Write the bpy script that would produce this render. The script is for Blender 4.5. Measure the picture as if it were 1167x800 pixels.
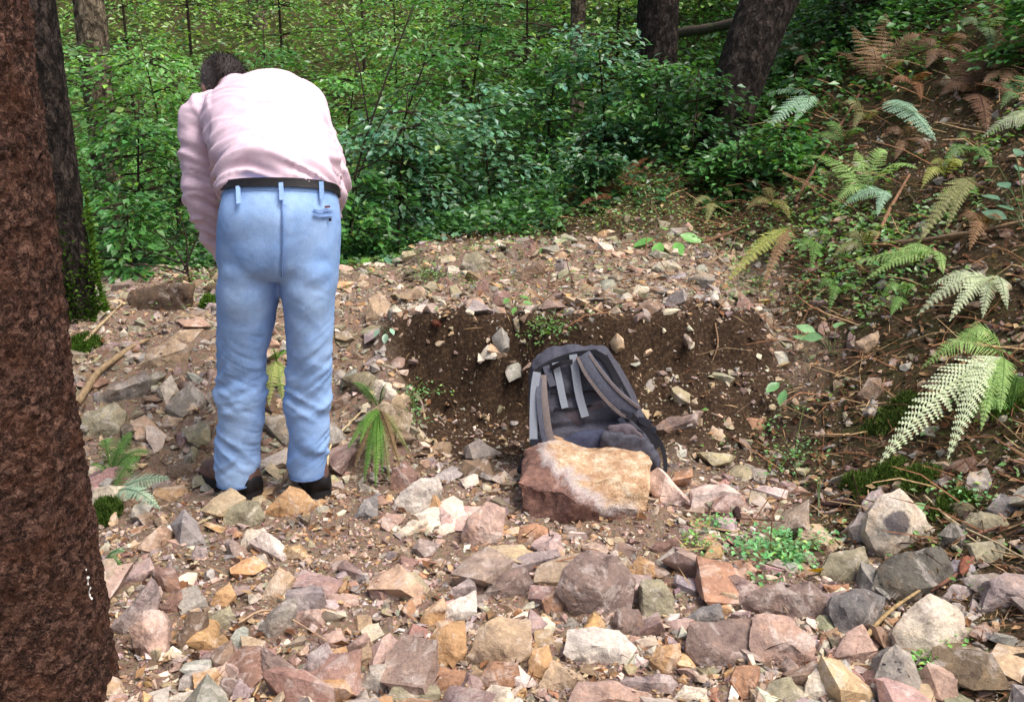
import bpy, bmesh, math, random
import numpy as np
from mathutils import Vector, Matrix
scene = bpy.context.scene
for _o in list(bpy.data.objects): bpy.data.objects.remove(_o)
rng = np.random.default_rng(7); random.seed(7)
COL = scene.collection

# ------------------------------------------------------------------ camera
PITCH = math.radians(16.0); FPX = 1121.0; CW, CH = 1167.0, 800.0; CAM = np.array([0.0, 0.0, 1.45])
cd = bpy.data.cameras.new('camera'); cam = bpy.data.objects.new('camera', cd); COL.objects.link(cam)
cam.location = CAM; cam.rotation_euler = (math.radians(90) - PITCH, 0, 0)
cd.sensor_width = 36.0; cd.lens = 36.0 * FPX / CW; cd.clip_start = 0.05; cd.clip_end = 500
scene.camera = cam
# ------------------------------------------------------------------ light: bright overcast forest shade
SUN_EL, SUN_AZ = math.radians(62), math.radians(120)      # azimuth clockwise from +Y: right and a little behind the camera
w = bpy.data.worlds.new('World'); scene.world = w; w.use_nodes = True
nt = w.node_tree; bg = nt.nodes['Background']; sky = nt.nodes.new('ShaderNodeTexSky')
sky.sky_type = 'NISHITA'; sky.sun_disc = False; sky.sun_elevation = SUN_EL; sky.sun_rotation = SUN_AZ
sky.air_density = 1.0; sky.dust_density = 6.0; sky.ozone_density = 0.6
nt.links.new(sky.outputs[0], bg.inputs[0]); bg.inputs[1].default_value = 0.10
sd = bpy.data.lights.new('sun', 'SUN'); sd.energy = 1.5; sd.angle = math.radians(28); sd.color = (1.0, 0.972, 0.945)
so = bpy.data.objects.new('sun', sd); COL.objects.link(so)
_d = Vector((math.sin(SUN_AZ)*math.cos(SUN_EL), math.cos(SUN_AZ)*math.cos(SUN_EL), math.sin(SUN_EL)))
so.rotation_euler = (-_d).to_track_quat('-Z', 'Y').to_euler(); so.location = (0, 0, 12)
vs = scene.view_settings; vs.view_transform = 'Standard'; vs.look = 'None'; vs.gamma = 1.0; vs.use_curve_mapping = False
vs.exposure = 1.1

# ------------------------------------------------------------------ pixel <-> world
FWD = np.array([0, math.cos(PITCH), -math.sin(PITCH)]); UPV = np.array([0, math.sin(PITCH), math.cos(PITCH)]); RGT = np.array([1.0, 0, 0])
def ray(px, py): return FWD + RGT*((px-CW/2)/FPX) + UPV*((CH/2-py)/FPX)
def P(px, py, d): return CAM + ray(px, py)*d            # d = distance along the view axis
def proj(p):
    q = np.asarray(p) - CAM; d = q @ FWD
    return np.stack([CW/2 + FPX*(q @ RGT)/d, CH/2 - FPX*(q @ UPV)/d, d], -1)

# ------------------------------------------------------------------ noise
def _hash(ix, iy, iz, seed):
    h = (ix.astype(np.uint32)*np.uint32(374761393) + iy.astype(np.uint32)*np.uint32(668265263)
         + iz.astype(np.uint32)*np.uint32(2246822519) + np.uint32((seed*3266489917) & 0xffffffff))
    h = (h ^ (h >> np.uint32(15)))*np.uint32(2246822519); h = (h ^ (h >> np.uint32(13)))*np.uint32(3266489917)
    return (h ^ (h >> np.uint32(16))).astype(np.float64)/4294967295.0
def vnoise(p, seed=0):                                    # smooth value noise in -1..1
    p = np.asarray(p, float); i = np.floor(p); f = p-i; u = f*f*(3-2*f); i = i.astype(np.int64)
    r = 0
    for a in (0, 1):
        for b in (0, 1):
            for c in (0, 1):
                wgt = (u[..., 0] if a else 1-u[..., 0])*(u[..., 1] if b else 1-u[..., 1])*(u[..., 2] if c else 1-u[..., 2])
                r = r + wgt*_hash(i[..., 0]+a, i[..., 1]+b, i[..., 2]+c, seed)
    return r*2-1
def fbm(p, seed=0, octv=4, gain=0.5):
    p = np.asarray(p, float); s = 0; a = 1.0; t = 0
    for k in range(octv):
        s = s + a*vnoise(p*(2.03**k), seed+k*17); t += a; a *= gain
    return s/t
def sst(a, b, x): t = np.clip((x-a)/(b-a), 0, 1); return t*t*(3-2*t)
def lin(r, g=None, b=None):
    if g is None: r, g, b = r
    f = lambda c: (c/255/12.92) if c/255 <= 0.04045 else ((c/255+0.055)/1.055)**2.4
    return (f(r), f(g), f(b))

# ------------------------------------------------------------------ terrain height
def xb(y): return 1.0 + 0.10*np.clip(y-3.2, 0, 3) + 0.03*np.sin(y*3.1)      # foot of the right-hand slope
def pitmask(x, y):
    wob = 0.10*np.sin(y*5+x*3)
    return sst(-0.62, -0.40, x+wob)*(1-sst(1.02, 1.22, x+wob*0.6))
def H(x, y):
    x = np.asarray(x, float); y = np.asarray(y, float)
    p2 = np.stack([x, y, np.zeros_like(x)], -1)
    n1 = vnoise(p2*1.7, 3); n2 = vnoise(p2*4.5+7, 5); n3 = fbm(p2*13, 9, 3)
    yw = y + 0.13*n1 + 0.12*n2 + 0.05*n3
    m = pitmask(x, y)
    gentle = 0.30*sst(3.25, 4.7, y)
    # pit: floor, steep back wall with a thin lip
    rs = sst(0.15, 0.75, x)                               # right half of the wall has slumped into a rubble slope
    wall = (0.40*sst(3.98, 4.24, yw)*(1-rs) + rs*(0.20*sst(3.55, 4.05, yw)+0.20*sst(4.06, 4.24, yw))) - 0.03*sst(3.2, 3.7, y)*(1-sst(3.9, 4.2, yw))
    z = gentle*(1-m) + wall*m
    z = z + 0.06*np.clip(y-4.3, 0, 1.6)*sst(-1.8, -0.2, x)
    # small earth mound at the left end of the pit
    z = z + 0.16*np.exp(-(((x+0.47)/0.15)**2 + ((y-3.92)/0.17)**2))
    # right-hand slope
    s = np.clip(x-xb(y), 0, None); s = np.sqrt(s*s+0.02)-0.1414+0.0*s
    z = z + 0.66*s*(1-0.45*sst(2.6, 9, x))*(0.55+0.45*sst(2.0, 3.6, y))
    # ground lets down left of the picture towards the big trunk foot
    z = z - 0.05*sst(-0.9, -1.6, x)*(1-sst(3.0, 4.0, y))
    # behind the plateau: valley on the left, rising bank on the right
    r = sst(0.0, 1.0, (x+0.9+0.22*np.clip(y-6, 0, 20))/(2.0+0.42*np.clip(y-6, 0, 20)))
    back_l = -1.15*sst(5.6, 9.0, y) + 0.33*np.clip(y-9.5, 0, None) + 0.012*np.clip(y-14, 0, 30)**2
    back_r = 0.27*np.clip(y-5.6, 0, 8) + 0.30*np.clip(y-13.6, 0, None)
    z = z + back_l*(1-r) + back_r*r
    z = z + (0.03*n1 + 0.022*n2 + 0.012*n3)*(0.5+0.5*sst(3.2, 4.2, y)) + 0.010*n3
    return z
def H1(x, y): return float(H(np.array([x]), np.array([y]))[0])
def hit(px, py, tmax=30.0):                               # first point of the ground behind a pixel
    d = ray(px, py); t = np.concatenate([np.linspace(1.2, 9, 1600), np.linspace(9.01, tmax, 800)])
    p = CAM + d*t[:, None]; g = H(p[:, 0], p[:, 1]) - p[:, 2]
    k = int(np.argmax(g > 0)) if (g > 0).any() else len(t)-1
    k0 = max(k-1, 0); a = g[k0]; b = g[k]; tt = t[k0] + (t[k]-t[k0])*(0-a)/(b-a) if b != a else t[k]
    q = CAM + d*tt; q[2] = H1(q[0], q[1]); return q, tt

# ------------------------------------------------------------------ mesh + object helpers
def make_mesh(name, v, f, col=None, smooth=False, mat=None, sharp=None):
    """v (n,3); f an (m,k) array or a list of faces; col per vertex (n,3)"""
    me = bpy.data.meshes.new(name); v = np.asarray(v, np.float32)
    if isinstance(f, np.ndarray):
        m, k = f.shape
        me.vertices.add(len(v)); me.vertices.foreach_set('co', v.ravel())
        me.loops.add(m*k); me.loops.foreach_set('vertex_index', f.astype(np.int32).ravel())
        me.polygons.add(m); me.polygons.foreach_set('loop_start', np.arange(0, m*k, k, dtype=np.int32))
        me.update(calc_edges=True)
    else:
        me.from_pydata([tuple(map(float, a)) for a in v], [], [tuple(map(int, a)) for a in f]); me.update()
    me.polygons.foreach_set('use_smooth', np.full(len(me.polygons), bool(smooth)))
    if sharp is not None:
        me.polygons.foreach_set('use_smooth', np.full(len(me.polygons), True)); me.set_sharp_from_angle(angle=math.radians(sharp))
    if col is not None:
        at = me.color_attributes.new('col', 'FLOAT_COLOR', 'POINT')
        c = np.ones((len(v), 4), np.float32); c[:, :3] = col; at.data.foreach_set('color', c.ravel())
    if mat is not None: me.materials.append(mat)
    return me
def tag(o, label=None, cat=None, group=None, kind=None):
    if label: o['label'] = label
    if cat: o['category'] = cat
    if group: o['group'] = group
    if kind: o['kind'] = kind
    return o
def link(name, me, parent=None, loc=None):
    o = bpy.data.objects.new(name, me); COL.objects.link(o)
    if parent is not None: o.parent = parent
    if loc is not None: o.location = loc
    return o
def empty(name, loc):
    o = bpy.data.objects.new(name, None); COL.objects.link(o); o.location = loc; o.empty_display_size = 0.1; return o
def wmesh(name, v, f, parent=None, **k):                  # world-space vertices; stored relative to the parent (an Empty at the base)
    v = np.asarray(v, float)
    if parent is not None: v = v - np.array(parent.location)
    if parent is not None and parent.parent is not None: v = v - np.array(parent.parent.location)
    return link(name, make_mesh(name, v, f, **k), parent)
def cmesh(name, v, f, **k):                               # top-level mesh with its origin at the base centre
    v = np.asarray(v, float); c = (v.min(0)+v.max(0))/2; c[2] = v[:, 2].min()
    return link(name, make_mesh(name, v-c, f, **k), None, c)
class Acc:                                                # collects pieces of one mesh
    def __init__(s): s.v = []; s.f = []; s.c = []; s.n = 0
    def add(s, v, f, c=None):
        v = np.asarray(v, float); s.v.append(v); f = np.asarray(f)
        if f.shape[1] == 3: f = np.concatenate([f, f[:, 2:3]], 1) if False else f
        s.f.append([tuple(int(i)+s.n for i in q) for q in f])
        s.c.append(np.tile(np.array(c if c is not None else (1, 1, 1), float), (len(v), 1)) if c is None or np.ndim(c) == 1 else c)
        s.n += len(v)
    def get(s): return np.concatenate(s.v), [q for p in s.f for q in p], np.concatenate(s.c)
def frames(pts):
    pts = np.asarray(pts, float); t = np.gradient(pts, axis=0); t /= np.linalg.norm(t, axis=1)[:, None]+1e-9
    ref = np.array([0, 0, 1.0]) if abs(t[0, 2]) < 0.9 else np.array([1.0, 0, 0])
    out = []
    for k in range(len(pts)):
        n = ref - t[k]*(ref @ t[k]); n /= np.linalg.norm(n)+1e-9; b = np.cross(t[k], n); out.append((n, b)); ref = n
    return t, out
def tube(pts, rad, seg=6, cap=True, flat=1.0):
    pts = np.asarray(pts, float); rad = np.broadcast_to(np.asarray(rad, float), (len(pts),)); _, fr = frames(pts)
    a = np.linspace(0, 2*math.pi, seg, endpoint=False); v = []
    for k in range(len(pts)):
        n, b = fr[k]; v.append(pts[k] + rad[k]*(np.cos(a)[:, None]*n*flat + np.sin(a)[:, None]*b))
    v = np.concatenate(v); f = []
    for k in range(len(pts)-1):
        for j in range(seg):
            j2 = (j+1) % seg; f.append((k*seg+j, k*seg+j2, (k+1)*seg+j2, (k+1)*seg+j))
    f = np.array(f)
    if cap:
        v = np.concatenate([v, pts[:1], pts[-1:]]); n0 = len(v)-2
        cf = [(n0, (j+1) % seg, j, j) for j in range(seg)] + [(n0+1, (len(pts)-1)*seg+j, (len(pts)-1)*seg+(j+1) % seg, (len(pts)-1)*seg+(j+1) % seg) for j in range(seg)]
        return v, [tuple(q) for q in f] + [(q[0], q[1], q[2]) for q in cf]
    return v, [tuple(q) for q in f]
def bez(pts, n=16):                                       # Catmull-Rom through the points
    pts = np.asarray(pts, float); p = np.vstack([2*pts[0]-pts[1], pts, 2*pts[-1]-pts[-2]]); out = []
    m = len(pts)-1; per = max(2, n//m)
    for i in range(m):
        a, b, c, d = p[i:i+4]
        for t in np.linspace(0, 1, per, endpoint=False):
            out.append(0.5*((2*b)+(-a+c)*t+(2*a-5*b+4*c-d)*t*t+(-a+3*b-3*c+d)*t**3))
    out.append(pts[-1]); return np.array(out)

# ------------------------------------------------------------------ materials
def new_mat(name):
    m = bpy.data.materials.new(name); m.use_nodes = True; nt = m.node_tree
    return m, nt, nt.nodes['Principled BSDF']
def N(nt, kind, **k):
    n = nt.nodes.new(kind)
    for a, b in k.items():
        if a.startswith('i_'): n.inputs[a[2:].replace('_', ' ')].default_value = b
        else: setattr(n, a, b)
    return n
def ramp(nt, fac, stops):
    r = nt.nodes.new('ShaderNodeValToRGB'); e = r.color_ramp.elements
    e[0].position, e[0].color = stops[0][0], (*stops[0][1], 1); e[1].position, e[1].color = stops[-1][0], (*stops[-1][1], 1)
    for p, c in stops[1:-1]: q = e.new(p); q.color = (*c, 1)
    nt.links.new(fac, r.inputs[0]); return r.outputs[0]
def mixc(nt, fac, a, b, mode='MIX'):
    n = nt.nodes.new('ShaderNodeMix'); n.data_type = 'RGBA'; n.blend_type = mode
    for s, val in ((n.inputs[0], fac), (n.inputs[6], a), (n.inputs[7], b)):
        if isinstance(val, (int, float)): s.default_value = val
        elif isinstance(val, tuple): s.default_value = (*val, 1)
        else: nt.links.new(val, s)
    return n.outputs[2]
def noise(nt, vec, scale, detail=5, rough=0.6, dist=0.0, off=None):
    n = nt.nodes.new('ShaderNodeTexNoise'); n.inputs['Scale'].default_value = scale; n.inputs['Detail'].default_value = detail
    n.inputs['Roughness'].default_value = rough; n.inputs['Distortion'].default_value = dist
    if vec is not None: nt.links.new(vec, n.inputs['Vector'])
    return n
def bump(nt, b, h, strength, dist):
    n = nt.nodes.new('ShaderNodeBump'); n.inputs['Strength'].default_value = strength; n.inputs['Distance'].default_value = dist
    nt.links.new(h, n.inputs['Height']); nt.links.new(n.outputs[0], b.inputs['Normal']); return n
def coord(nt, kind):
    if kind == 'world': return nt.nodes.new('ShaderNodeNewGeometry').outputs['Position']
    return nt.nodes.new('ShaderNodeTexCoord').outputs['Object']

def stone_mat(name, src, strength=0.55):
    m, nt, b = new_mat(name)
    vec = coord(nt, 'world')
    if src == 'attr': base = N(nt, 'ShaderNodeAttribute', attribute_name='col').outputs['Color']
    else: base = nt.nodes.new('ShaderNodeObjectInfo').outputs['Color']
    n1 = noise(nt, vec, 16, 6, 0.65, 0.4); n2 = noise(nt, vec, 95, 5, 0.7); n3 = noise(nt, vec, 7, 4, 0.6, 0.8)
    c = mixc(nt, 1.0, base, ramp(nt, n1.outputs['Fac'], [(0.32, (0.46, 0.42, 0.42)), (0.44, (0.9, 0.88, 0.88)), (0.56, (1.05, 1.03, 1.0)), (0.68, (1.45, 1.36, 1.27))]), 'MULTIPLY')
    c = mixc(nt, ramp(nt, n3.outputs['Fac'], [(0.56, (0, 0, 0)), (0.70, (0.5, 0.5, 0.5))]), c, mixc(nt, 0.55, base, lin(184, 140, 100)))   # iron staining
    c = mixc(nt, ramp(nt, noise(nt, vec, 11, 5, 0.7, 1.2).outputs['Fac'], [(0.53, (0, 0, 0)), (0.61, (0.7, 0.7, 0.7))]), c, mixc(nt, 0.42, base, lin(226, 214, 204)))  # pale mineral patches
    c = mixc(nt, 1.0, c, ramp(nt, n2.outputs['Fac'], [(0.3, (0.68, 0.68, 0.68)), (0.7, (1.18, 1.18, 1.18))]), 'MULTIPLY')
    nt.links.new(c, b.inputs['Base Color']); b.inputs['Roughness'].default_value = 0.75; b.inputs['Specular IOR Level'].default_value = 0.25
    h = mixc(nt, 0.5, n1.outputs['Fac'], n2.outputs['Fac']); bump(nt, b, h, strength, 0.02)
    return m
M = {}
M['stone'] = stone_mat('stone_joined', 'attr', 0.5)
M['stone_obj'] = stone_mat('stone_single', 'object', 0.6)

def plain_attr(name, rough=0.8, spec=0.2, trans=0.0, nscale=30, nlo=0.7, nhi=1.25, bumpd=0.004, bstr=0.4):
    m, nt, b = new_mat(name); vec = coord(nt, 'world')
    base = N(nt, 'ShaderNodeAttribute', attribute_name='col').outputs['Color']
    n1 = noise(nt, vec, nscale, 5, 0.6)
    c = mixc(nt, 1.0, base, ramp(nt, n1.outputs['Fac'], [(0.3, (nlo,)*3), (0.7, (nhi,)*3)]), 'MULTIPLY')
    nt.links.new(c, b.inputs['Base Color']); b.inputs['Roughness'].default_value = rough; b.inputs['Specular IOR Level'].default_value = spec
    if bstr: bump(nt, b, n1.outputs['Fac'], bstr, bumpd)
    if trans:
        t = nt.nodes.new('ShaderNodeBsdfTranslucent'); mx = nt.nodes.new('ShaderNodeMixShader'); mx.inputs[0].default_value = trans
        c2 = mixc(nt, 1.0, c, (1.25, 1.3, 0.6), 'MULTIPLY'); nt.links.new(c2, t.inputs[0])
        nt.links.new(b.outputs[0], mx.inputs[1]); nt.links.new(t.outputs[0], mx.inputs[2]); nt.links.new(mx.outputs[0], nt.nodes['Material Output'].inputs[0])
    return m
M['leaf'] = plain_attr('leaf', 0.34, 0.6, 0.35, 40, 0.8, 1.2, 0.003, 0.15)
M['fern'] = plain_attr('fern', 0.6, 0.3, 0.35, 60, 0.75, 1.2, 0.003, 0.15)
M['wood'] = plain_attr('weathered_wood', 0.85, 0.2, 0, 60, 0.55, 1.3, 0.006, 0.8)
M['moss'] = plain_attr('moss', 0.95, 0.05, 0, 90, 0.5, 1.4, 0.01, 0.6)
M['litter'] = plain_attr('dry_litter', 0.85, 0.15, 0.1, 50, 0.7, 1.25, 0.003, 0.3)

def ground_mat():
    m, nt, b = new_mat('forest_ground'); vec = coord(nt, 'world')
    z = N(nt, 'ShaderNodeAttribute', attribute_name='col').outputs['Color']   # r gravel, g bare dark soil, b moss/green cover
    sp = nt.nodes.new('ShaderNodeSeparateColor'); nt.links.new(z, sp.inputs[0])
    n1 = noise(nt, vec, 9, 7, 0.7, 0.3); n2 = noise(nt, vec, 70, 6, 0.75); n3 = noise(nt, vec, 230, 3, 0.7)
    vo = nt.nodes.new('ShaderNodeTexVoronoi'); vo.inputs['Scale'].default_value = 85; nt.links.new(vec, vo.inputs['Vector'])
    humus = ramp(nt, n2.outputs['Fac'], [(0.3, lin(38, 32, 25)), (0.5, lin(76, 62, 47)), (0.7, lin(120, 101, 76))])
    gv = mixc(nt, 0.55, ramp(nt, n2.outputs['Fac'], [(0.28, lin(84, 68, 60)), (0.5, lin(146, 124, 108)), (0.72, lin(200, 178, 156))]),
              mixc(nt, 0.4, lin(150, 126, 106), vo.outputs['Color'], 'MULTIPLY'))
    soil = ramp(nt, n2.outputs['Fac'], [(0.3, lin(36, 28, 22)), (0.52, lin(70, 55, 43)), (0.75, lin(128, 104, 80))])
    green = ramp(nt, n2.outputs['Fac'], [(0.3, lin(24, 34, 14)), (0.6, lin(58, 80, 28)), (0.8, lin(96, 122, 50))])
    c = mixc(nt, sp.outputs[0], humus, gv); c = mixc(nt, sp.outputs[1], c, soil)
    gm = nt.nodes.new('ShaderNodeMath'); gm.operation = 'MULTIPLY'; nt.links.new(sp.outputs[2], gm.inputs[0])
    nt.links.new(ramp(nt, n1.outputs['Fac'], [(0.42, (0, 0, 0)), (0.58, (1, 1, 1))]), gm.inputs[1])
    c = mixc(nt, gm.outputs[0], c, green)
    nt.links.new(c, b.inputs['Base Color']); b.inputs['Roughness'].default_value = 0.95; b.inputs['Specular IOR Level'].default_value = 0.1
    h = mixc(nt, 0.45, n2.outputs['Fac'], n3.outputs['Fac']); bump(nt, b, h, 0.9, 0.025)
    return m
M['ground'] = ground_mat()

# ------------------------------------------------------------------ ground sheet
def zones(x, y):
    p2 = np.stack([x, y, np.zeros_like(x)], -1); nz = fbm(p2*2.2, 31, 3)*0.5
    xr = xb(y) + 0.10
    rub = (1-sst(-0.15, 0.15, x-xr+nz*0.5))*(1-sst(5.5, 5.95, y+nz*0.8))*sst(-2.9, -2.3, x)
    m = pitmask(x, y)
    soil = m*sst(3.35, 3.75, y+nz*0.4)*(1-sst(4.26, 4.34, y+nz*0.15)) + 0.5*m*0
    return rub, np.clip(soil, 0, 1)
def warped(segs):
    out = []
    for a, b, n in segs: out.append(np.linspace(a, b, n, endpoint=False))
    return np.concatenate(out + [[segs[-1][1]]])
gx = warped([(-70, -12, 30), (-12, -3.2, 60), (-3.2, 3.6, 290), (3.6, 12, 60), (12, 70, 30)])
gy = warped([(-6, 1.5, 30), (1.5, 5.9, 210), (5.9, 9, 90), (9, 30, 100), (30, 110, 40)])
X, Y = np.meshgrid(gx, gy); xs, ys = X.ravel(), Y.ravel(); zs = H(xs, ys)
nearw = (1-sst(6, 10, ys))*sst(0.5, 1.5, ys); zs = zs + nearw*0.012*fbm(np.stack([xs, ys, zs*0], -1)*38, 77, 3)
rub, soil = zones(xs, ys); cover = (1-rub)*(0.35+0.65*sst(5.5, 8, ys))
nx = len(gx); idx = np.arange(len(gx)*len(gy)).reshape(len(gy), nx)
F = np.stack([idx[:-1, :-1], idx[:-1, 1:], idx[1:, 1:], idx[1:, :-1]], -1).reshape(-1, 4)
ground = link('ground', make_mesh('ground', np.stack([xs, ys, zs], -1), F, np.stack([rub, soil, cover], -1), True, M['ground']))
tag(ground, 'stony brown forest floor with a dug pit and rising banks', 'ground', kind='structure')
# ------------------------------------------------------------------ rocks
def refine(bm, L, size, seed, amp=0.05, soft=1):
    bmesh.ops.triangulate(bm, faces=bm.faces[:])
    for _ in range(6):
        es = [e for e in bm.edges if e.calc_length() > L]
        if not es or len(bm.faces) > 9000: break
        bmesh.ops.subdivide_edges(bm, edges=es, cuts=1, use_grid_fill=False)
        bmesh.ops.triangulate(bm, faces=bm.faces[:])
    for _ in range(soft): bmesh.ops.smooth_vert(bm, verts=bm.verts[:], factor=0.35, use_axis_x=True, use_axis_y=True, use_axis_z=True)
    bm.normal_update()
    co = np.array([v.co[:] for v in bm.verts]); no = np.array([v.normal[:] for v in bm.verts])
    s = co/size
    strat = np.abs(vnoise(s*np.array([2, 2, 7])+seed*3.7, seed))*0.5
    ch = fbm(s*1.9+seed*2.1, seed+11, 2)*3.2; ch = np.floor(ch) + sst(0.38, 0.62, ch-np.floor(ch))          # broken ledges
    d = fbm(s*2.6+seed*1.3, seed, 4, 0.55)*amp*0.7*size + fbm(s*9+seed, seed+5, 3, 0.6)*amp*0.5*size - strat*amp*0.5*size + ch*amp*0.42*size
    return co + no*d[:, None], [tuple(v.index for v in f.verts) for f in bm.faces]
def hull_bm(pts):
    bm = bmesh.new()
    for p in pts: bm.verts.new(p)
    r = bmesh.ops.convex_hull(bm, input=bm.verts[:], use_existing_faces=False)
    gone = [g for g in bm.verts if not g.link_faces]
    if gone: bmesh.ops.delete(bm, geom=gone, context='VERTS')
    bm.verts.index_update(); return bm
HERO = []                                                 # pixel outlines of the placed stones
def outline_rock(poly, tilt=48, thick=0.55, bul=0.16, seed=0, fine=13, extra=None, sink=0.0):
    r = np.random.default_rng(1000+seed); poly = np.array(poly, float)
    cx = poly[:, 0].mean(); yb = poly[:, 1].max()
    G, t = hit(cx, yb-1); th = math.radians(tilt); n = np.array([0, -math.sin(th), math.cos(th)])
    pl = []
    for q in poly:
        d = ray(*q); s = ((G-CAM) @ n)/(d @ n); s = min(max(s, t*0.8), t*1.35); pl.append(CAM + d*s)
    pl = np.array(pl); c = pl.mean(0); sx = np.ptp(pl[:, 0]); sy = np.ptp((pl-c) @ np.array([0, math.cos(th), math.sin(th)])); mn = min(sx, sy); size = max(sx, sy)
    pts = list(pl)
    for k in range(4):
        wts = r.dirichlet(np.ones(len(pl))*0.9); pts.append(wts @ pl + n*mn*bul*r.uniform(0.5, 1.6))
    back = c + (pl-c)*0.86 - n*mn*thick; pts += list(back)
    low = c + (pl-c)*0.8; low[:, 2] = np.minimum(low[:, 2], G[2]) - 0.02 - 0.1*mn; pts += list(low)
    if extra is not None: pts += [c + n*mn*e[2] + (pl[int(e[0])]-c)*e[1] for e in extra]
    bm = hull_bm(pts); v, f = refine(bm, size/fine, size, seed, 0.05, 0); bm.free()
    v[:, 2] -= sink
    HERO.append((poly[:, 0].min(), poly[:, 1].min(), poly[:, 0].max(), poly[:, 1].max()))
    return v, f, size

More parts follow.
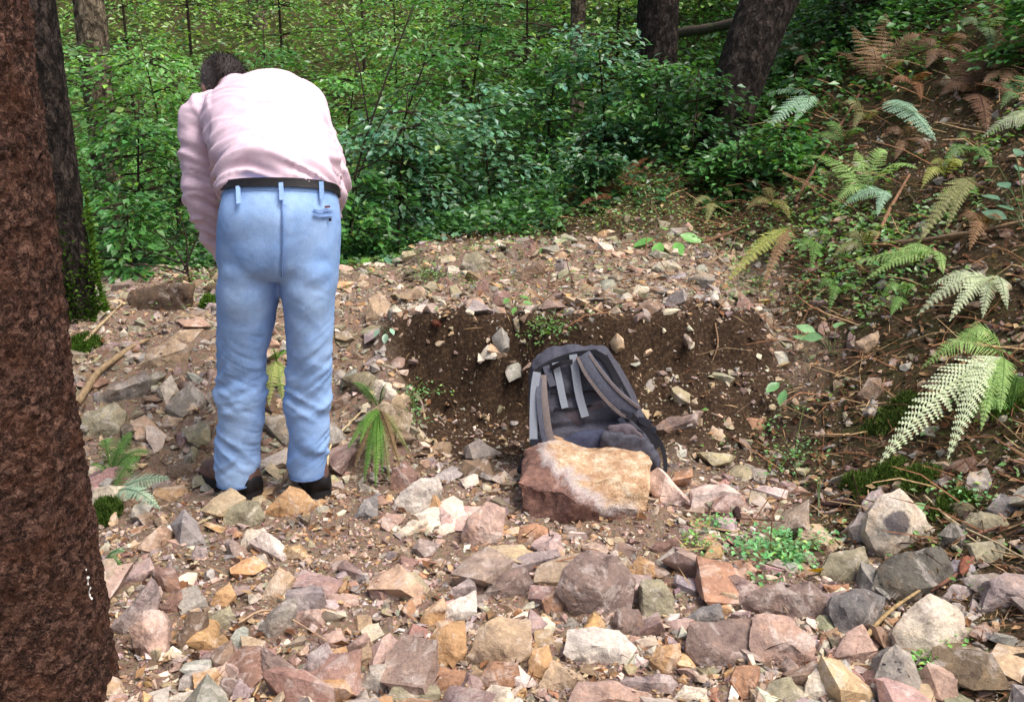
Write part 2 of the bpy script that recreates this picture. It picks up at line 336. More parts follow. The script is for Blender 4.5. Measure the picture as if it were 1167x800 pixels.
PAL = dict(mauve=(126, 100, 94), tan=(176, 146, 114), ochre=(186, 136, 84), pink=(178, 142, 130), cream=(212, 198, 178), lilac=(146, 128, 130),
           grey=(132, 126, 120), bluegrey=(112, 110, 114), darkgrey=(82, 80, 72), olive=(130, 124, 96), brown=(116, 88, 68), rust=(158, 106, 74), white=(222, 212, 202), red=(138, 96, 86))
PAL = {k: tuple(0.66*np.array(v)+0.34*np.array((150, 142, 128))+8) for k, v in PAL.items()}
WORD = dict(mauve='mauve', tan='tan', ochre='ochre', pink='pinkish', cream='cream', lilac='lilac-grey', grey='grey', bluegrey='blue-grey', darkgrey='dark grey',
            olive='olive-grey', brown='brown', rust='rusty orange', white='whitish', red='reddish brown')
ROCKS = [
 # outline, colour, label
 ([(147,715),(163,695),(182,694),(192,708),(189,740),(178,752),(152,738)], 'pink', 'pale pink-topped angular block at the foot of the large trunk'),
 ([(295,742),(299,733),(343,766),(318,792),(303,794)], 'mauve', 'flat triangular mauve stone near the bottom edge of the picture'),
 ([(294,716),(297,710),(325,682),(338,680),(340,690),(322,715),(305,728)], 'grey', 'slanting grey slab above the flat triangular mauve stone'),
 ([(343,763),(352,745),(372,733),(384,752),(375,772),(352,778)], 'lilac', 'lilac-grey cracked block right of the flat triangular mauve stone'),
 ([(173,650),(180,646),(200,648),(205,672),(192,678),(180,668)], 'red', 'reddish brown block above the pale block by the large trunk'),
 ([(180,692),(205,674),(214,680),(202,698),(190,700)], 'red', 'small dark red stone just below the reddish brown block'),
 ([(198,738),(215,697),(235,697),(230,718),(208,742)], 'brown', 'dark brown leaning slab right of the pale pink-topped block'),
 ([(228,708),(262,688),(270,702),(250,716),(232,718)], 'olive', 'pale greenish slab between the dark brown slab and the grey slab'),
 ([(274,620),(280,602),(300,601),(310,615),(302,626),(276,628)], 'cream', 'cream block lying in front of the left boot'),
 ([(254,597),(256,580),(280,568),(296,570),(301,590),(285,601),(262,601)], 'olive', 'olive-grey block right in front of the left boot heel'),
 ([(298,584),(315,568),(330,554),(345,560),(360,574),(340,586),(310,588)], 'ochre', 'ochre pointed rock between the two boots'),
 ([(369,687),(375,676),(408,678),(410,690),(385,692)], 'pink', 'flat pinkish bar-shaped stone right of the grey slab'),
 ([(393,738),(418,720),(422,730),(402,745)], 'pink', 'small elongated pale pink stone left of the orange slab'),
 ([(383,764),(420,732),(424,748),(392,768)], 'tan', 'long tan stone below the elongated pale pink stone'),
 ([(362,727),(388,714),(394,730),(370,738)], 'pink', 'rosy flat stone above the lilac-grey cracked block'),
 ([(217,636),(222,620),(236,624),(233,640)], 'lilac', 'small lilac stone left of the cream block'),
 ([(240,688),(245,675),(262,662),(269,678),(258,692)], 'ochre', 'ochre and grey stone above the pale greenish slab'),
 ([(294,684),(318,645),(336,657),(315,684)], 'tan', 'tan wedge pointing up above the slanting grey slab'),
 ([(126,716),(158,690),(174,658),(177,675),(150,714),(140,722)], 'lilac', 'long lilac slab leaning against the pale block by the trunk'),
 ([(58,798),(82,760),(104,772),(98,799)], 'olive', 'lichen-grey stone touching the foot of the large trunk'),
 ([(106,792),(118,768),(134,772),(142,790),(125,799)], 'tan', 'tan stone beside the yellow leaf at the trunk foot'),
 ([(168,799),(178,790),(215,786),(252,797),(250,806),(172,808)], 'cream', 'long cream stone cut by the bottom edge of the picture'),
 ([(244,786),(255,770),(271,775),(269,792),(250,796)], 'mauve', 'mauve stone left of the flat triangular mauve stone'),
 ([(443,577),(455,560),(480,545),(500,543),(503,557),(475,585),(455,588)], 'white', 'whitish layered rock in front of the pit'),
 ([(484,589),(495,563),(508,578),(508,596),(498,601)], 'ochre', 'upright ochre wedge right of the whitish layered rock'),
 ([(526,612),(532,590),(555,570),(575,580),(572,612),(545,622)], 'pink', 'pinkish cracked rock left of the boulder'),
 ([(590,620),(592,600),(610,595),(633,606),(629,617)], 'rust', 'flat rusty stone below the boulder'),
 ([(451,609),(470,590),(488,594),(462,610)], 'cream', 'thin pale flat stone below the whitish layered rock'),
 ([(401,592),(415,570),(430,562),(432,592)], 'bluegrey', 'blue-grey and white stone left of the whitish layered rock'),
 ([(576,649),(600,630),(635,625),(641,633),(620,643),(585,652)], 'lilac', 'long flat lilac stone left of the big mauve rock'),
 ([(545,677),(570,655),(585,647),(600,647),(608,663),(595,679),(560,684)], 'mauve', 'mauve and white stone right of the white quartz'),
 ([(505,705),(508,690),(542,673),(543,697),(525,707)], 'white', 'bright white quartz stone in the foreground rubble'),
 ([(506,686),(515,670),(541,655),(544,670)], 'lilac', 'lilac stone just above the white quartz'),
 ([(484,754),(498,705),(530,706),(531,740),(515,763),(488,760)], 'ochre', 'orange-tan upright slab below the white quartz'),
 ([(478,710),(484,695),(505,682),(508,692),(490,716)], 'ochre', 'narrow ochre stone left of the white quartz'),
 ([(480,774),(500,757),(530,765),(536,780),(502,786)], 'rust', 'orange stone under the upright orange-tan slab'),
 ([(530,748),(545,715),(570,703),(605,706),(604,745),(582,760),(555,750)], 'tan', 'large cracked tan rock right of the orange-tan slab'),
 ([(545,770),(560,752),(590,755),(594,770),(580,788),(550,788)], 'rust', 'orange block with pink underside in the bottom rubble'),
 ([(600,768),(605,742),(625,735),(632,758),(620,778)], 'ochre', 'narrow ochre block beside the cream and orange block'),
 ([(614,784),(630,752),(660,763),(670,776),(650,789)], 'tan', 'cream and orange block below the white ridge stone'),
 ([(617,684),(632,668),(646,684),(641,700),(622,698)], 'rust', 'rusty quartz lump left of the big mauve rock'),
 ([(634,672),(640,650),(660,632),(675,628),(700,634),(722,660),(716,680),(722,692),(700,700),(660,698),(645,692)], 'mauve', 'big rounded mauve rock in the middle foreground'),
 ([(640,744),(645,715),(670,714),(705,718),(726,738),(715,760),(690,752),(650,754)], 'white', 'white ridge-shaped stone below the big mauve rock'),
 ([(411,783),(420,758),(440,755),(449,770),(432,793)], 'grey', 'grey stone with white lichen in the bottom rubble'),
 ([(428,803),(455,778),(500,783),(508,803)], 'olive', 'pale greenish slab at the bottom edge below the orange stone'),
 ([(538,804),(560,780),(582,785),(588,804)], 'cream', 'cream rounded stone at the bottom edge of the picture'),
 ([(716,649),(728,634),(746,641),(747,655),(735,662),(720,658)], 'ochre', 'round honey-coloured stone right of the big mauve rock'),
 ([(728,665),(732,660),(754,660),(768,680),(770,704),(735,707),(730,690)], 'olive', 'stepped olive block touching the big mauve rock'),
 ([(697,708),(704,692),(728,694),(736,712),(730,724),(704,726)], 'mauve', 'dark mauve stone below the big mauve rock'),
 ([(781,740),(786,710),(815,706),(850,700),(857,715),(856,752),(838,760),(800,757),(785,748)], 'mauve', 'large flat-faced mauve slab with a pale top edge'),
 ([(855,702),(870,697),(900,702),(926,730),(926,754),(860,758),(852,735)], 'pink', 'large pale pink rock right of the flat-faced mauve slab'),
 ([(840,687),(855,672),(890,660),(925,662),(943,680),(941,702),(905,707),(880,702)], 'mauve', 'long purple-brown rock below the feathery green herb'),
 ([(943,694),(950,678),(985,672),(1009,680),(1006,700),(985,720),(955,724)], 'bluegrey', 'blue-grey rock left of the rough cream rock'),
 ([(740,752),(748,735),(775,733),(779,746),(762,768)], 'ochre', 'yellow-ochre stone below the stepped olive block'),
 ([(704,775),(710,768),(765,769),(775,780),(765,793),(720,784)], 'lilac', 'smooth pale bar-shaped stone at the bottom edge'),
 ([(648,803),(660,778),(700,775),(742,790),(748,804)], 'pink', 'pink-lilac slab cut by the bottom edge'),
 ([(766,796),(780,780),(806,785),(808,803)], 'cream', 'cream flat stone at the bottom edge beside the bar-shaped stone'),
 ([(832,775),(838,758),(866,758),(864,794),(845,796)], 'rust', 'orange-brown block under the large pale pink rock'),
 ([(868,804),(878,778),(900,770),(916,785),(920,804)], 'olive', 'yellow striped block at the bottom edge'),
 ([(916,794),(920,770),(935,752),(956,760),(962,786),(935,798)], 'cream', 'rough cream lump left of the smooth grey stone'),
 ([(738,624),(775,608),(776,616),(750,631)], 'red', 'thin red-brown plate right of the boulder foot'),
 ([(746,640),(768,622),(773,637),(758,648)], 'grey', 'grey stone right of the round honey-coloured stone'),
 ([(776,708),(800,690),(820,688),(824,704),(786,712)], 'bluegrey', 'dark narrow slab above the flat-faced mauve slab'),
 ([(986,604),(990,585),(1005,565),(1025,556),(1042,570),(1068,602),(1056,623),(1010,636),(998,628)], 'cream', 'cream rock with a dark round stain below the moss'),
 ([(990,670),(1000,645),(1020,632),(1075,620),(1084,645),(1081,663),(1040,688),(1005,684)], 'darkgrey', 'dark green-grey angular block below the stained cream rock'),
 ([(1018,722),(1035,695),(1060,678),(1090,693),(1104,720),(1090,743),(1055,755),(1030,745)], 'cream', 'rough cream rock at lower right'),
 ([(988,790),(1005,745),(1020,731),(1036,745),(1046,770),(1052,800),(1000,800)], 'grey', 'smooth grey pointed stone below the rough cream rock'),
 ([(935,655),(945,632),(985,622),(991,640),(970,664),(945,664)], 'olive', 'greenish pale stone left of the dark angular block'),
 ([(903,618),(912,598),(935,595),(966,620),(945,629)], 'tan', 'tan smooth stone beside the feathery green herb'),
 ([(1095,594),(1105,582),(1150,588),(1160,600),(1135,611)], 'olive', 'grey-green flat slab on the right bank'),
 ([(1125,580),(1140,562),(1158,565),(1163,580),(1145,590)], 'bluegrey', 'dark blue-grey stone on the right bank'),
 ([(1118,694),(1130,660),(1145,652),(1172,655),(1174,690),(1140,690)], 'lilac', 'pinkish grey rock cut by the right edge'),
 ([(1073,680),(1085,665),(1116,668),(1106,684)], 'lilac', 'small flat lilac stone above the rough cream rock'),
 ([(1097,564),(1105,540),(1125,533),(1134,553),(1118,568)], 'grey', 'rounded mossy grey stone below the pale fern'),
 ([(949,749),(965,722),(982,713),(1000,741),(970,752)], 'pink', 'pink triangular stone under the blue-grey rock'),
 ([(1068,610),(1085,595),(1112,608),(1102,624)], 'darkgrey', 'dark stone right of the stained cream rock'),
 ([(976,582),(990,562),(1004,556),(1008,568),(994,585)], 'lilac', 'small grey stone behind the stained cream rock'),
 ([(146,340),(150,331),(195,324),(222,325),(221,334),(185,352),(155,356)], 'brown', 'long flat brown slab at the edge of the bushes'),
 ([(157,416),(170,398),(200,385),(217,395),(192,412),(165,419)], 'tan', 'tan rock above the thick stick'),
 ([(190,388),(205,376),(232,375),(218,390)], 'tan', 'tan flat rock beside the left thigh of the jeans'),
 ([(107,455),(130,435),(165,423),(171,432),(142,453),(115,460)], 'grey', 'long grey-brown stone under the thick stick'),
 ([(91,495),(95,470),(130,459),(143,470),(139,496),(100,500)], 'olive', 'square mossy olive block beside the large trunk'),
 ([(177,444),(195,427),(202,440),(190,462)], 'cream', 'pale stone left of the left knee'),
 ([(181,486),(188,472),(209,477),(201,490)], 'tan', 'tan block left of the left shin'),
 ([(206,500),(212,486),(229,488),(228,504)], 'white', 'white and red stone left of the left shin'),
 ([(229,512),(250,488),(251,506),(236,517)], 'brown', 'brown plank-shaped stone against the left shin'),
 ([(192,544),(195,530),(225,528),(227,545)], 'brown', 'flat brown plank-shaped stone left of the left boot'),
 ([(576,293),(578,277),(594,277),(597,288),(590,295)], 'brown', 'brown cube-shaped stone at the far edge of the plateau'),
 ([(596,292),(597,275),(608,273),(611,288),(604,293)], 'red', 'red-brown stone touching the brown cube-shaped stone'),
 ([(416,364),(420,340),(432,333),(447,345),(442,366)], 'tan', 'tan rock on the pit rim right of the jeans'),
 ([(525,303),(530,289),(545,286),(559,298),(553,309),(540,311)], 'olive', 'pale olive rock on the plateau'),
 ([(585,319),(600,303),(618,298),(620,306),(596,321)], 'brown', 'dark narrow slab on the plateau'),
 ([(542,333),(545,317),(557,319),(558,335)], 'red', 'dark red-brown cube on the plateau'),
 ([(559,349),(565,331),(581,333),(582,348)], 'red', 'red-brown block on the pit rim'),
 ([(591,343),(603,326),(615,341)], 'tan', 'tan pyramid-shaped stone on the pit rim'),
 ([(584,364),(590,358),(600,372),(591,379)], 'olive', 'pale flat stone hanging on the pit rim'),
 ([(503,452),(512,432),(532,424),(531,444)], 'olive', 'olive stone stuck in the pit wall'),
 ([(422,449),(428,431),(446,434),(454,452),(435,459)], 'cream', 'pale square stone at the left end of the pit'),
 ([(441,560),(447,535),(460,523),(477,540),(472,558)], 'red', 'reddish rounded stone behind the whitish layered rock'),
 ([(744,490),(760,476),(802,468),(797,488),(765,496)], 'mauve', 'broad mauve slab right of the backpack'),
 ([(733,450),(748,433),(752,450),(742,466)], 'grey', 'upright grey stone behind the backpack'),
 ([(804,504),(812,486),(828,488),(828,504)], 'tan', 'tan cube-shaped stone in the right end of the pit'),
 ([(846,490),(852,476),(874,476),(871,495)], 'rust', 'brownish orange stone in the right end of the pit'),
 ([(978,450),(990,430),(1003,432),(1008,448),(998,460)], 'brown', 'brown upright stone on the right bank'),
 ([(975,390),(1000,376),(1012,380),(1004,394),(985,398)], 'tan', 'pale flat stone on the right bank above the broad leaves'),
]
HEROOBJ = []
for k, (poly, ck, label) in enumerate(ROCKS):
    HERO_PUSH = 0.06 if ('wall' in label or 'behind the backpack' in label) else 0.0
    slab_ = 'edge of the bushes' in label
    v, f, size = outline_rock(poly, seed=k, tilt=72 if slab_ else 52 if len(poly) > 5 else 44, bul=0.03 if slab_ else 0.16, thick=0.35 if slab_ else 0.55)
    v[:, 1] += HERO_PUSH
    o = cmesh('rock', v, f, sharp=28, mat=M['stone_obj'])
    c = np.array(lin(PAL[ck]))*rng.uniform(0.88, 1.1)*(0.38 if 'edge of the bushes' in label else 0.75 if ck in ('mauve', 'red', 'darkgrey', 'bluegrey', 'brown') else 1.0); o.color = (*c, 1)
    if 'dark round stain' in label:
        m2 = M['stone_obj'].copy(); m2.name = 'stained_stone'; n2_ = m2.node_tree; b2_ = n2_.nodes['Principled BSDF']; src_ = b2_.inputs['Base Color'].links[0].from_socket
        sp_ = v[np.argmin((proj(v)[:, 0]-1026)**2+(proj(v)[:, 1]-596)**2+4*(proj(v)[:, 2]*60))]; dn_ = N(n2_, 'ShaderNodeVectorMath', operation='DISTANCE'); n2_.links.new(coord(n2_, 'world'), dn_.inputs[0]); dn_.inputs[1].default_value = sp_
        nz_ = noise(n2_, coord(n2_, 'world'), 40, 4, .6); ad_ = N(n2_, 'ShaderNodeMath', operation='MULTIPLY_ADD'); n2_.links.new(nz_.outputs['Fac'], ad_.inputs[0]); ad_.inputs[1].default_value = .03; n2_.links.new(dn_.outputs['Value'], ad_.inputs[2])
        n2_.links.new(mixc(n2_, ramp(n2_, ad_.outputs[0], [(0.052, (.85, .85, .85)), (0.062, (0, 0, 0))]), src_, lin(72, 66, 72)), b2_.inputs['Base Color']); o.data.materials[0] = m2
    tag(o, label, 'rock'); HEROOBJ.append((o, label))

# the boulder in front of the backpack
def boulder_mat():
    m, nt, b = new_mat('boulder_stone'); vec = coord(nt, 'object')
    sx = nt.nodes.new('ShaderNodeSeparateXYZ'); nt.links.new(vec, sx.inputs[0])
    n0 = noise(nt, vec, 7, 6, 0.65, 0.5); n1 = noise(nt, vec, 22, 6, 0.7); n2 = noise(nt, vec, 120, 4, 0.7)
    # brown weathered crust low on the left, honey coloured broken face elsewhere, white seam between
    a = N(nt, 'ShaderNodeMath', operation='MULTIPLY_ADD'); nt.links.new(sx.outputs['X'], a.inputs[0]); a.inputs[1].default_value = 2.3
    bb = N(nt, 'ShaderNodeMath', operation='MULTIPLY'); nt.links.new(sx.outputs['Z'], bb.inputs[0]); bb.inputs[1].default_value = 4.2
    nt.links.new(bb.outputs[0], a.inputs[2])
    cc = N(nt, 'ShaderNodeMath', operation='MULTIPLY_ADD'); nt.links.new(n0.outputs['Fac'], cc.inputs[0]); cc.inputs[1].default_value = 0.9; nt.links.new(a.outputs[0], cc.inputs[2])
    sc_ = N(nt, 'ShaderNodeMapRange'); nt.links.new(cc.outputs[0], sc_.inputs[0]); sc_.inputs[1].default_value = 0.2; sc_.inputs[2].default_value = 1.9
    crust = ramp(nt, n1.outputs['Fac'], [(0.3, lin(84, 62, 56)), (0.5, lin(120, 90, 80)), (0.7, lin(160, 122, 106))])
    honey = ramp(nt, n1.outputs['Fac'], [(0.3, lin(142, 104, 76)), (0.5, lin(184, 152, 120)), (0.68, lin(216, 200, 174))])
    c = mixc(nt, ramp(nt, sc_.outputs[0], [(0.62, (0, 0, 0)), (0.69, (1, 1, 1))]), crust, honey)
    c = mixc(nt, ramp(nt, sc_.outputs[0], [(0.56, (0, 0, 0)), (0.635, (.7, .7, .7)), (0.68, (.5, .5, .5)), (0.73, (0, 0, 0))]), c, lin(198, 188, 184))
    c = mixc(nt, 1.0, c, ramp(nt, n2.outputs['Fac'], [(0.3, (0.7, 0.7, 0.7)), (0.7, (1.2, 1.2, 1.2))]), 'MULTIPLY')
    nt.links.new(c, b.inputs['Base Color']); b.inputs['Roughness'].default_value = 0.8; b.inputs['Specular IOR Level'].default_value = 0.2
    bump(nt, b, mixc(nt, 0.5, n1.outputs['Fac'], n2.outputs['Fac']), 0.7, 0.02); return m
G, t = hit(662, 597); s = t/FPX
front = [(588,548,0),(592,578,0),(606,594,-.01),(650,598,-.02),(700,594,0),(738,582,.02),(743,556,.03),(743,526,.10),(735,519,.14),(690,517,.15),(668,521,.13),(646,517,.16),(626,514,.16),(604,527,.10),
         (640,560,-.05),(690,545,.0),(660,575,-.06),(612,560,-.03)]
pts = []
for px, py, dy in front:
    d = t + dy + 0.02; p = P(px, py, d); pts.append(p)
    if dy > 0.08: pts.append(p + np.array([0, 0.16, -0.03]))
    if py > 575: pts.append(p + np.array([0, 0.02, -0.05]))
pts += [P(595, 560, t+0.2), P(740, 560, t+0.22), P(690, 580, t+.3)]
bm = hull_bm(pts); v, f = refine(bm, 0.011, 0.44, 77, 0.045, 0); bm.free()
bp_ = proj(v); v[:, 2] += (0.016*np.exp(-((bp_[:, 0]-632)/20)**2) - 0.010*np.exp(-((bp_[:, 0]-672)/12)**2))*sst(560, 525, bp_[:, 1])
boulder = cmesh('boulder', v, f, sharp=30, mat=boulder_mat())
tag(boulder, 'big boulder, honey-coloured with a brown left face, in front of the backpack', 'boulder')
HERO.append((585, 512, 747, 600))

# ---- loose stones: templates
def template(seed, npt, L, flat):
    r = np.random.default_rng(seed); p = r.uniform(-1, 1, (npt, 3)); p /= np.max(np.abs(p), axis=1)[:, None]**0.75; p *= np.array([1, r.uniform(0.55, 0.9), flat])
    p = p @ np.array(Matrix.Rotation(r.uniform(-.25, .25), 3, 'X'))
    bm = hull_bm(p); 
    if L: v, f = refine(bm, L, 2.0, seed, 0.04, 0)
    else:
        bmesh.ops.triangulate(bm, faces=bm.faces[:]); bm.verts.index_update(); v = np.array([q.co[:] for q in bm.verts]); f = [tuple(q.index for q in x.verts) for x in bm.faces]
    bm.free(); return v*0.5, np.array(f)
T_FINE = [template(500+i, 13, 0.26, [0.45, 0.6, 0.35, 0.5][i % 4]) for i in range(14)]
T_MID = [template(700+i, 12, 0.85, [0.40, 0.55, 0.3, 0.6][i % 4]) for i in range(14)]
T_LOW = [template(900+i, 8, 0, [0.5, 0.7, 0.35, 0.55][i % 4]) for i in range(14)]
def rotm(n, r):
    rz = r.uniform(0, 2*math.pi, n); tx = r.normal(0, 0.30, n); ty = r.normal(0, 0.30, n)
    c, s = np.cos, np.sin; R = np.zeros((n, 3, 3))
    Rz = np.stack([np.stack([c(rz), -s(rz), 0*rz], -1), np.stack([s(rz), c(rz), 0*rz], -1), np.stack([0*rz, 0*rz, 1+0*rz], -1)], 1)
    Rx = np.stack([np.stack([1+0*tx, 0*tx, 0*tx], -1), np.stack([0*tx, c(tx), -s(tx)], -1), np.stack([0*tx, s(tx), c(tx)], -1)], 1)
    Ry = np.stack([np.stack([c(ty), 0*ty, s(ty)], -1), np.stack([0*ty, 1+0*ty, 0*ty], -1), np.stack([-s(ty), 0*ty, c(ty)], -1)], 1)
    return Rx @ Ry @ Rz
def terrain_normal(x, y, e=0.03):
    dx = (H(x+e, y)-H(x-e, y))/(2*e); dy = (H(x, y+e)-H(x, y-e))/(2*e)
    n = np.stack([-dx, -dy, np.ones_like(dx)], -1); return n/np.linalg.norm(n, axis=1)[:, None]
def align(n):                                             # rotation taking +Z to n
    ax = np.cross(np.array([0, 0, 1.0]), n); c = n[:, 2]; k = 1/(1+c)
    R = np.zeros((len(n), 3, 3)); x, y, z = ax.T
    R[:, 0, 0] = c+k*x*x; R[:, 0, 1] = k*x*y-z; R[:, 0, 2] = k*x*z+y
    R[:, 1, 0] = k*x*y+z; R[:, 1, 1] = c+k*y*y; R[:, 1, 2] = k*y*z-x
    R[:, 2, 0] = k*x*z-y; R[:, 2, 1] = k*y*z+x; R[:, 2, 2] = c+k*z*z
    return R
ZPAL = {  # weights of stone colours by zone
 'fore': dict(mauve=3.5, tan=4.5, ochre=2.2, pink=3, cream=2.6, lilac=2.5, grey=2, rust=1, red=1.2, brown=2, olive=1, white=.8),
 'plat': dict(olive=6, tan=4, cream=1.2, ochre=1, brown=2.5, grey=3.5, red=.5, white=.2, mauve=.3),
 'left': dict(olive=3, tan=2.5, grey=4, brown=2.5, cream=1.2, mauve=1.5),
 'pit': dict(brown=3, olive=1.5, tan=3, mauve=1.5, grey=1.5, cream=1.2),
 'bank': dict(grey=3, brown=4, olive=2, mauve=1.5, tan=1)}
def zone_of(x, y):
    if x > xb(np.array(y))+0.1: return 'bank'
    if 3.5 < y < 4.28 and -0.55 < x < 1.15: return 'pit'
    if y >= 4.2 and x > -1.0: return 'plat'
    if y > 3.3: return 'left'
    return 'fore'
def scatter(n, u0, u1, y0, y1, seed):
    r = np.random.default_rng(seed); k = n*2//5; y = np.concatenate([1/r.uniform(1/y1, 1/y0, k), y0 + (y1-y0)*r.uniform(0, 1, n-k)**0.8]); x = r.uniform(u0, u1, n)*y*1.02
    rub, so_ = zones(x, y); return x, y, rub, so_, r
def pick_cols(x, y, r):
    names = []
    for a, b in zip(x, y):
        d = ZPAL[zone_of(a, b)]; ks = list(d); p = np.array([d[q] for q in ks]); names.append(ks[r.choice(len(ks), p=p/p.sum())])
    c = np.array([lin(PAL[q]) for q in names])*r.uniform(0.75, 1.3, (len(x), 1)); c *= 1+r.normal(0, 0.05, (len(x), 3)); return names, np.clip(c, 0.01, 0.9)
# mid-sized stones
x, y, rub, so_, r = scatter(16500, -0.72, 0.70, 1.75, 6.6, 21)
n1 = fbm(np.stack([x, y, x*0], -1)*2.1, 55, 2)
dz_ = np.where(y > 4.15, 1.25, np.where((y > 3.2) & (x < -0.3), 1.2, np.where((x < -0.15) & (y > 2.25), 0.26, np.where((y < 2.7), 0.95, 0.5))))
keep = r.uniform(0, 1, len(x)) < np.clip(rub*dz_*(1+0.8*n1)*(1-0.5*so_) + 0.30*(1-rub)*np.where(y < 5, 1, .6), 0, 1)*(1-sst(5.7, 6.6, y))
x, y = x[keep], y[keep]; size = 0.022*np.exp(r.gamma(1.5, 0.36, len(x))); size *= np.where(y < 3.4, 1.08, 1.0)
big = (y < 2.75) & (r.uniform(0, 1, len(x)) < 0.20); size = np.where(big, size*1.5, size); size = np.clip(size, 0.022, 0.15)
size = np.where((y > 4.2), np.minimum(size, 0.10), size)
size = np.where((x > xb(y)) & (y > 3.0), np.minimum(size, 0.065), size)
zz = H(x, y); pr = proj(np.stack([x, y, zz], -1)); pxs = size*FPX/pr[:, 2]
ok = np.ones(len(x), bool)
for (a, b, c, d) in HERO:
    mx = (c-a)*0.12; my = (d-b)*0.15
    ok &= ~((pr[:, 0] > a+mx) & (pr[:, 0] < c-mx) & (pr[:, 1] > b+my-4) & (pr[:, 1] < d+0.35*pxs) & (pxs > 6))
ok &= ~((np.hypot(x+1.17, y-2.05) < 0.30) | (np.hypot(x+0.98, y-3.22) < 0.10) | (np.hypot(x+0.74, y-3.22) < 0.10))
x, y, size, zz, pxs, pr = x[ok], y[ok], size[ok], zz[ok], pxs[ok], pr[ok]
names, cols = pick_cols(x, y, r); nn = terrain_normal(x, y, 0.06); nn[:, :2] *= 0.6; nn /= np.linalg.norm(nn, axis=1)[:, None]
R = align(nn) @ rotm(len(x), r); stretch = r.uniform(0.8, 1.25, (len(x), 3))
inside = (pr[:, 0] > 5) & (pr[:, 0] < CW-5) & (pr[:, 1] < CH-3) & (pr[:, 1] > 250)
order = np.argsort(-np.where(inside, pxs, 0)); NSING = 300-len(ROCKS)-1
single = set(order[:NSING].tolist())
tmesh = []
for i, (tv, tf) in enumerate(T_FINE): tmesh.append(make_mesh('loose_stone', tv, [tuple(q) for q in tf], sharp=28, mat=M['stone_obj']))
LAND = [(boulder, 'the boulder', (665, 556)), (None, 'the backpack', (680, 470)), (None, 'the left boot', (258, 550)), (None, 'the right boot', (345, 550)), (None, 'the large trunk foot', (60, 740))]
SHORT = {7: None}
for (poly, ck, label) in ROCKS:
    q = np.mean(poly, 0); nm = label
    for sep in (' at ', ' above', ' below', ' near', ' right ', ' left ', ' between', ' lying', ' just', ' leaning', ' touching', ' beside', ' cut', ' in ', ' under', ' with', ' on ', ' against', ' hanging', ' stuck', ' behind', ' pointing'):
        nm = nm.split(sep)[0]
    LAND.append((None, 'the '+nm, tuple(q)))
_seen = {}
for _, nm, _p in LAND: _seen[nm] = _seen.get(nm, 0)+1
LAND = [l for l in LAND if _seen[l[1]] == 1]
SZ = lambda s: 'small' if s < 0.05 else 'medium' if s < 0.075 else 'fist-sized' if s < 0.105 else 'broad'
acc = {'mid': [], 'low': []}
cntg = {}
for i in range(len(x)):
    ti = int(r.integers(0, 14))
    if i in single:
        o = bpy.data.objects.new('loose_stone', tmesh[ti]); COL.objects.link(o)
        mw = Matrix(R[i].tolist()).to_4x4(); mw.translation = (x[i], y[i], zz[i]+size[i]*0.10)
        o.matrix_world = mw @ Matrix.Diagonal((*(stretch[i]*size[i]*1.15), 1)); o.color = (*cols[i], 1)
        dd = np.argsort([math.hypot(pr[i, 0]-l[2][0], (pr[i, 1]-l[2][1])*1.5) for l in LAND]); lab = None
        for j in list(dd[:6]):
            l = LAND[int(j)]; dx, dy = pr[i, 0]-l[2][0], pr[i, 1]-l[2][1]
            rel = ('right of' if dx > 0 else 'left of') if abs(dx) > abs(dy)*1.2 else ('in front of' if dy > 0 else 'behind')
            cand = f"{SZ(size[i])} {('angular', 'chunky', 'flat', 'blocky')[ti % 4]} {WORD[names[i]]} loose stone {rel} {l[1]}"
            lab = lab or cand
            if cand not in cntg: lab = cand; break
        cntg[lab] = 1
        tag(o, lab, 'stone', 'loose rubble stones')
    else: acc['mid'].append((i, ti))
V, Fs, C = [], [], []; n0 = 0
for i, ti in acc['mid']:
    tv, tf = T_MID[ti]; q = (tv*stretch[i]*size[i]*1.15) @ R[i].T + np.array([x[i], y[i], zz[i]+size[i]*0.08])
    V.append(q); Fs.append(tf+n0); C.append(np.tile(cols[i], (len(q), 1))); n0 += len(q)
o = link('rubble', make_mesh('rubble', np.concatenate(V), np.concatenate(Fs), np.concatenate(C), sharp=35, mat=M['stone']))
tag(o, 'loose angular rubble stones covering the ground around the pit', 'rubble', kind='stuff')
# pebbles and grit
x, y, rub, so_, r = scatter(90000, -0.74, 0.72, 1.7, 6.8, 22)
n1 = fbm(np.stack([x, y, x*0], -1)*3.1, 59, 2)
keep = r.uniform(0, 1, len(x)) < np.clip(rub*(0.85+0.3*n1)*(1-0.35*so_) + 0.25*(1-rub), 0, 1)*(1-sst(5.8, 6.8, y))
x, y = x[keep], y[keep]; size = 0.0075*np.exp(r.gamma(1.4, 0.36, len(x))); size = np.clip(size, 0.006, 0.034)
zz = H(x, y); _, cols = pick_cols(x, y, r); nn = terrain_normal(x, y, 0.03); R = align(nn) @ rotm(len(x), r); st = r.uniform(0.75, 1.3, (len(x), 3)); ti = r.integers(0, 14, len(x))
V, Fs, C = [], [], []; n0 = 0
for k in range(14):
    s = np.where(ti == k)[0]; tv, tf = T_LOW[k]
    q = np.einsum('nij,nkj->nki', R[s], tv[None]*st[s][:, None]*size[s][:, None, None]) + np.stack([x[s], y[s], zz[s]+size[s]*0.12], -1)[:, None]
    V.append(q.reshape(-1, 3)); Fs.append((tf[None] + (np.arange(len(s))*len(tv))[:, None, None]).reshape(-1, 3)+n0); C.append(np.repeat(cols[s], len(tv), 0)); n0 += len(s)*len(tv)
o = link('gravel', make_mesh('gravel', np.concatenate(V), np.concatenate(Fs), np.concatenate(C), mat=M['stone']))
tag(o, 'small angular gravel and grit between the stones', 'gravel', kind='stuff')
